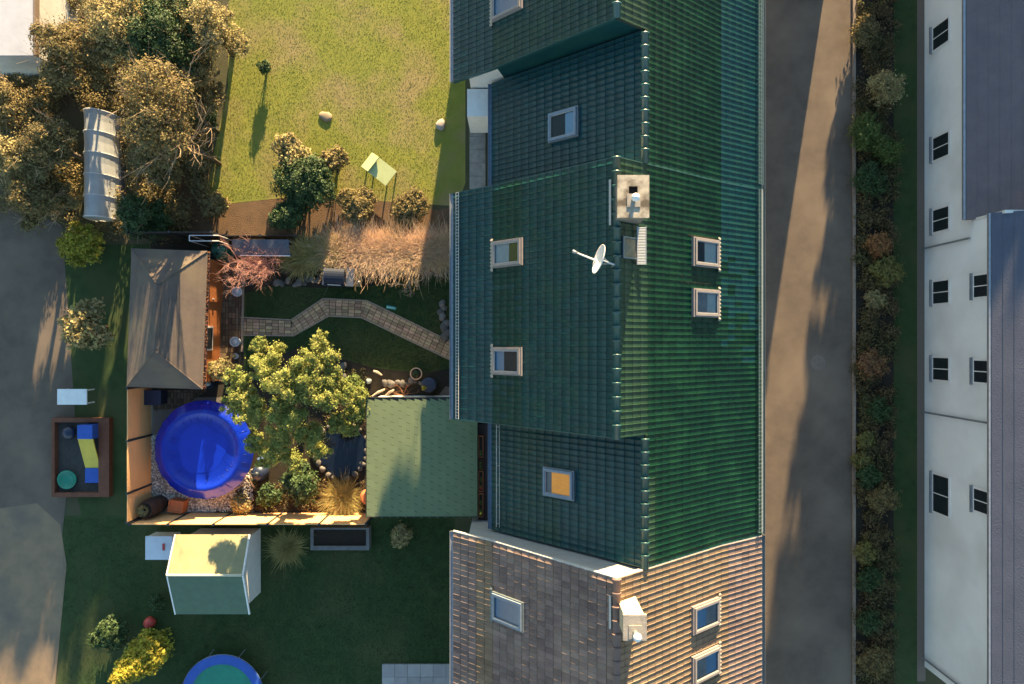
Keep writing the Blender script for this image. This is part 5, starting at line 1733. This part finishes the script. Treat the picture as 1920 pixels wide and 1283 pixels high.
# white building in the corner
a, b = P(-120, 104, 3.0), P(66, -60, 3.0)
t = thing('white_building', ((a.x + b.x) / 2, (a.y + b.y) / 2, 0), 'white flat roofed building cut by the top left corner', 'building')
MB().box(a.x, b.x - .1, a.y + .1, b.y, 0, 2.85).build('wall', PLASTER, t)
MB().box(a.x, b.x, a.y, b.y, 2.85, 3.0).build('roof', mat('pale roof membrane', (.5, .5, .52), (.42, .42, .44), 1.5, .8), t)
MB().box(b.x - .05, b.x + .05, a.y, b.y, 2.8, 3.06).build('roof_edge', mat('brown edge', (.25, .18, .13), (.2, .14, .1), 4, .7), t)

# ------------------------------------------------------------------ garden to the north
shr_px('evergreen_bush', 'big dark evergreen bush above the reed hedge in the north garden', 570, 345, 1.0, 1.45, 1.75, 18000, .055, LEAF_DARK, seed=501, lumps=7)
shr_px('evergreen_bush', 'low spreading dark bush in the north garden behind the log store', 540, 405, .8, .9, 1.4, 8000, .055, LEAF_DARK, seed=502)
shr_px('round_bush', 'round olive bush between the dark evergreen and the pale lounger', 668, 385, .6, .95, 1.0, 9000, .048, LEAF_OLIVE, seed=503)
shr_px('round_bush', 'round olive bush nearest the house in the north garden', 765, 390, .5, .95, .85, 9000, .048, LEAF_OLIVE, seed=504)
shr_px('pale_bush', 'pale leaved bush along the top of the dark evergreen in the north garden', 545, 285, .8, .95, 1.2, 3600, .07, LEAF_PALE, seed=505)
shr_px('pale_bush', 'small pale bush between the evergreen top and the sunlit lawn', 625, 300, .9, .7, 1.2, 2600, .07, LEAF_OLIVE, seed=506)
shr_px('small_bush', 'small dark bush alone on the sunlit north lawn', 495, 128, .4, .32, .7, 900, .05, LEAF_DARK, seed=507)
shr_px('brown_bush', 'brown twiggy bush in the bare soil below the wild trees', 400, 385, .5, .7, .9, 2200, .07, LEAF_OLIVE, seed=508)
shr_px('edge_bush', 'dark bush at the west edge of the sunlit lawn, upper of two', 385, 215, .6, .75, 1.3, 4200, .05, LEAF_DARK, seed=511)
shr_px('edge_bush', 'dark olive bush at the west edge of the sunlit lawn, lower of two', 372, 300, .6, .85, 1.2, 4600, .05, LEAF_OLIVE, seed=512)
c = P(712, 318, .5)
t = thing('garden_lounger', (c.x, c.y, 0), 'pale green canvas lounger standing askew on the north lawn', 'lounger')
M = Matrix.Translation((c.x, c.y, 0)) @ Matrix.Rotation(R(-38), 4, 'Z')
MB().obox(M @ Matrix.Translation((0, 0, .42)), 1.35, .85, .06).build('canvas', PALEGREEN, t)
for x, y in ((-.6, -.36), (.6, -.36), (-.6, .36), (.6, .36)): MB().obox(M @ Matrix.Translation((x, y, 0)), .05, .05, .42).build('leg', GREYBOX, t)
MB().obox(M @ Matrix.Translation((-.55, 0, .482)) @ Matrix.Rotation(R(-25), 4, 'Y'), .5, .83, .05).build('headrest', PALEGREEN, t)
c = P(610, 218, .1)
tag(blob((c.x, c.y, 0), .28, 91, flat=.25).build('pale_rock', mat('pale sandstone', (.30, .24, .15), (.24, .19, .13), 4, .9), smooth=True), 'flat pale rock in the middle of the sunlit north lawn', 'rock')
c = P(826, 234, .1)
tag(blob((c.x, c.y, 0), .24, 92, flat=.5).build('pale_rock', mat('pale limestone', (.34, .30, .26), (.28, .25, .22), 4, .9), smooth=True), 'pale rock at the edge of north lawn beside the house wall', 'rock')
tr_ = thing('terrace_slab', (-1.6, 9.2, 0), 'grey terrace slabs beside the wing of the north house', 'terrace')
for k in range(7):
    MB().box(-2.0, -1.25, 7.2 + k * .62, 7.2 + k * .62 + .605, 0, .05).build('slab', CONC, tr_)

# ------------------------------------------------------------------ west side
px_tree('small round golden green tree on the lawn beside the west lane', 148, 612, 2.6, 1.05, 4200, .09, LEAF_PALE, 601, None, name='round_tree')
c = P(138, 744, .6)
t = thing('garden_bench', (c.x, c.y, 0), 'white garden table with bench at the edge of the west lawn', 'table')
MB().box(c.x - .68, c.x + .68, c.y - .36, c.y + .36, .66, .72).build('top', WHITE, t)
for x in (-.6, .6):
    for y in (-.3, .3): MB().box(c.x + x - .03, c.x + x + .03, c.y + y - .03, c.y + y + .03, 0, .66).build('leg', WHITE, t)
# sandpit with toys
x0, x1 = P(97, 0, .3).x, P(205, 0, .3).x
y0, y1 = P(0, 932, .3).y, P(0, 784, .3).y
t = thing('sandpit', ((x0 + x1) / 2, (y0 + y1) / 2, 0), 'wooden sandpit frame with toys in it on the west lawn', 'sandpit')
MB().box(x0 + .15, x1 - .15, y0 + .15, y1 - .15, 0, .06).build('sand', mat('dark wet sand', (.06, .055, .05), (.04, .038, .035), 6, .95), t)
for b in ((x0, x1, y1 - .2, y1), (x0, x1, y0, y0 + .2), (x0, x0 + .14, y0 + .2, y1 - .2), (x1 - .5, x1, y0 + .2, y1 - .2)):
    MB().box(*b, 0, .32).build('beam', REDWOOD, t)
a, b = P(152, 870, .5), P(180, 820, .5)
s_ = thing('toy_slide', ((a.x + b.x) / 2, (a.y + b.y) / 2, .06), 'yellow toy slide with blue ends in the sandpit', 'slide')
yb = [P(0, q, .5).y for q in (908, 880, 822, 796)]
MB().add([(a.x, yb[1], .18), (b.x, yb[1], .18), (b.x, yb[2], .75), (a.x, yb[2], .75), (a.x, yb[1], .12), (b.x, yb[1], .12), (b.x, yb[2], .69), (a.x, yb[2], .69)],
         [(0, 1, 2, 3), (7, 6, 5, 4), (0, 4, 5, 1), (1, 5, 6, 2), (2, 6, 7, 3), (3, 7, 4, 0)]).build('chute', YELLOWP, s_)
MB().box(a.x, b.x, yb[0], yb[1] - .004, .06, .20).build('run_out', BLUEP, s_)
MB().box(a.x, b.x, yb[2] + .004, yb[3], .06, .78).build('platform', BLUEP, s_)
c = P(124, 900, .3)
tag(MB().lathe([(.3, .0), (.42, .1), (.44, .22), (.40, .22), (.36, .1), (.001, .08)], (c.x, c.y, .06), 24).build('toy_bowl', GREENP, smooth=True), 'round green toy bowl in the lower corner of sandpit', 'toy')
c = P(128, 812, .3)
tag(MB().lathe([(.2, 0), (.3, .14), (.28, .3), (.12, .38), (.001, .4)], (c.x, c.y, .06), 18).build('toy_dome', NAVY, smooth=True), 'dark navy toy dome in the upper corner of sandpit', 'toy')
# ------------------------------------------------------------------ garden to the south
# white cabin with felt roof; ridge runs east-west
xa, xb = P(325, 0, 2.2).x, P(463, 0, 2.2).x
yn_, ysd = P(0, 1003, 2.0).y, P(0, 1152, 2.0).y
yr = P(0, 1078, 2.7).y
t = thing('garden_cabin', ((xa + xb) / 2, yr, 0), 'white garden cabin with green felt gable roof, north slope in the sun', 'cabin')
MB().box(xa + .2, xb - .2, ysd + .25, yn_ - .25, 0, 1.95).build('wall', WHITE, t)
mb = MB()
wl_ = lambda x: None
mb.add([(xa + .2, yn_ - .25, 1.94), (xa + .2, ysd + .25, 1.94), (xa + .2, yr, 2.60), (xb - .2, yn_ - .25, 1.94), (xb - .2, ysd + .25, 1.94), (xb - .2, yr, 2.60)], [(0, 1, 2), (5, 4, 3)])
mb.build('gable', WHITE, t)
CAB_N = mat('sunlit tone felt', (.26, .25, .135), (.21, .20, .11), 3, .9, .4, 60)  # same green felt; sun on the north slope put into its colour
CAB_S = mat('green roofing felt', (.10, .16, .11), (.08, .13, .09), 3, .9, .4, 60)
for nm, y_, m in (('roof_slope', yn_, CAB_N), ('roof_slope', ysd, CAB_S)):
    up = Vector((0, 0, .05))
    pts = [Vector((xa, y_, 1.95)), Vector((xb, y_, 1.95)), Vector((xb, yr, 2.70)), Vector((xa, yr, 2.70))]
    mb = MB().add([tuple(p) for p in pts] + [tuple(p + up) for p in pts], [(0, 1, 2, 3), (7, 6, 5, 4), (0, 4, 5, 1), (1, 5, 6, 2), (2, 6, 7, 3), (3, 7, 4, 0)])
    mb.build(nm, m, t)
MB().tube([(xa, yr, 2.755), (xb, yr, 2.755)], .06, 8).build('ridge_cap', mat('pale ridge strip', (.5, .47, .36), (.42, .4, .3), 4, .8), t)
for x in (xa - .02, xb + .02):
    mb = MB()
    for y_ in (yn_, ysd):
        mb.tube([(x, y_, 1.97), (x, yr, 2.72)], .045, 5)
    mb.build('barge_board', WHITE, t)
c = P(299, 1025, .8)
t = thing('garden_chest', (c.x, c.y, 0), 'white garden chest with a red handle left of the cabin', 'chest')
MB().box(c.x - .58, c.x + .58, c.y - .55, c.y + .45, 0, .78).build('body', WHITE, t)
MB().box(c.x - .62, c.x + .62, c.y - .59, c.y + .49, .784, .86).build('lid', mat('pale blue white lid', (.6, .65, .72), (.52, .57, .64), 3, .5), t)
MB().box(c.x + .18, c.x + .28, c.y - .15, c.y + .15, .862, .90).build('handle', REDP, t)
c = P(535, 1033, .6)
reeds('round_grass', 'round pale ornamental grass clump on the south lawn', [(c.x, c.y, .25), (c.x + .2, c.y + .1, .2), (c.x - .2, c.y - .15, .2), (c.x - .1, c.y + .2, .2)], 2200, .75, .5, STRAW_G, 701, 'grass', .009, .8, jit=.35)
x0, x1, y0, y1 = P(582, 0, .5).x, P(692, 0, .5).x, P(0, 1032, .5).y, P(0, 990, .5).y
t = thing('raised_bed', ((x0 + x1) / 2, (y0 + y1) / 2, 0), 'grey timber raised bed with dark soil under the annexe corner fence', 'raised bed')
for b in ((x0, x1, y0, y0 + .2), (x0, x1, y1 - .08, y1), (x0, x0 + .14, y0 + .2, y1 - .08), (x1 - .14, x1, y0 + .2, y1 - .08)):
    MB().box(*b, 0, .5).build('beam', GREYBOX, t)
MB().box(x0 + .14, x1 - .14, y0 + .2, y1 - .08, 0, .42).build('soil', POTSOIL, t)
shr_px('pale_shrub', 'pale brown shrub right of the grey raised bed', 752, 1005, .6, .55, .9, 1800, .06, LEAF_PALE, seed=702)
c = P(258, 1235, 1.6)
cl = [(c.x, c.y + .5 - .32 * k, .5 + .38 * k, .62 - .09 * k, .62 - .09 * k, .5) for k in range(6)]
cl = [(c.x + .1, c.y, z, r, r, .55) for z, r in ((.5, .85), (1.1, .85), (1.8, .72), (2.5, .52), (3.1, .3))]
tree('yellow_conifer', 'bright yellow conical conifer at the bottom left of the south lawn', (c.x + .1, c.y, 0), cl, 7000, .075, LEAF_YELLOW, BARK, tr=.1, seed=703, limbs=2)
c = P(280, 1168, .3)
tag(MB().lathe([(max(.001, .27 * math.sin(q)), .27 - .27 * math.cos(q)) for q in (math.pi * k / 10 for k in range(11))], (c.x, c.y, 0), 18).build('play_ball', REDP, smooth=True), 'red play ball on the south lawn above the yellow conifer', 'ball')
shr_px('dark_bush', 'round dark green bush left of the yellow conifer', 205, 1192, .7, .85, 1.2, 4000, .07, LEAF_DARK, seed=704)
shr_px('dark_bush', 'narrow dark bush strip between cabin and yellow conifer', 298, 1130, .5, .42, 1.0, 1800, .06, LEAF_DARK, seed=705)
# trampoline
c = P(417, 1305, .8)
t = thing('trampoline', (c.x, c.y, 0), 'round trampoline with green mat and blue pad at the bottom edge', 'trampoline')
mb = MB().lathe([(1.45, .80), (1.48, .84), (1.86, .84), (1.9, .80), (1.86, .78), (1.48, .78)], (c.x, c.y, 0), 48)
mb.f = mb.f[:48 * 5]
mb.build('pad', BLUEP, t)
MB().lathe([(1.47, .79), (.001, .77)], (c.x, c.y, 0), 48).build('mat', GREENP, t)
mb = MB().tube([(c.x + 1.88 * math.cos(a), c.y + 1.88 * math.sin(a), .78) for a in (2 * math.pi * i / 48 for i in range(49))], .03, 6)
mb.build('frame', ZINC, t)
for k in range(8):
    a = 2 * math.pi * (k + .5) / 8
    MB().tube([(c.x + 1.85 * math.cos(a), c.y + 1.85 * math.sin(a), .76), (c.x + 1.92 * math.cos(a), c.y + 1.92 * math.sin(a), 0)], .025, 6).build('leg', ZINC, t)
# paved terrace of the brown house
x0, x1, y0, y1 = P(716, 0, .1).x, -1.9, -18.0, P(0, 1246, .1).y
t = thing('paved_terrace', ((x0 + x1) / 2, (y0 + y1) / 2, 0), 'pale grey slab terrace beside the brown roofed house at the bottom', 'terrace')
nx_ = 7
for i in range(nx_):
    for j in range(5):
        MB().box(x0 + (x1 - x0) * i / nx_ + .006, x0 + (x1 - x0) * (i + 1) / nx_ - .006, y1 - (j + 1) * .6 + .006, y1 - j * .6 - .006, 0, .09).build('slab', mat('terrace slab', (.34, .31, .30), (.28, .26, .25), 3, .9, perobj=.1) if i + j == 0 else bpy.data.materials['terrace slab'], t)
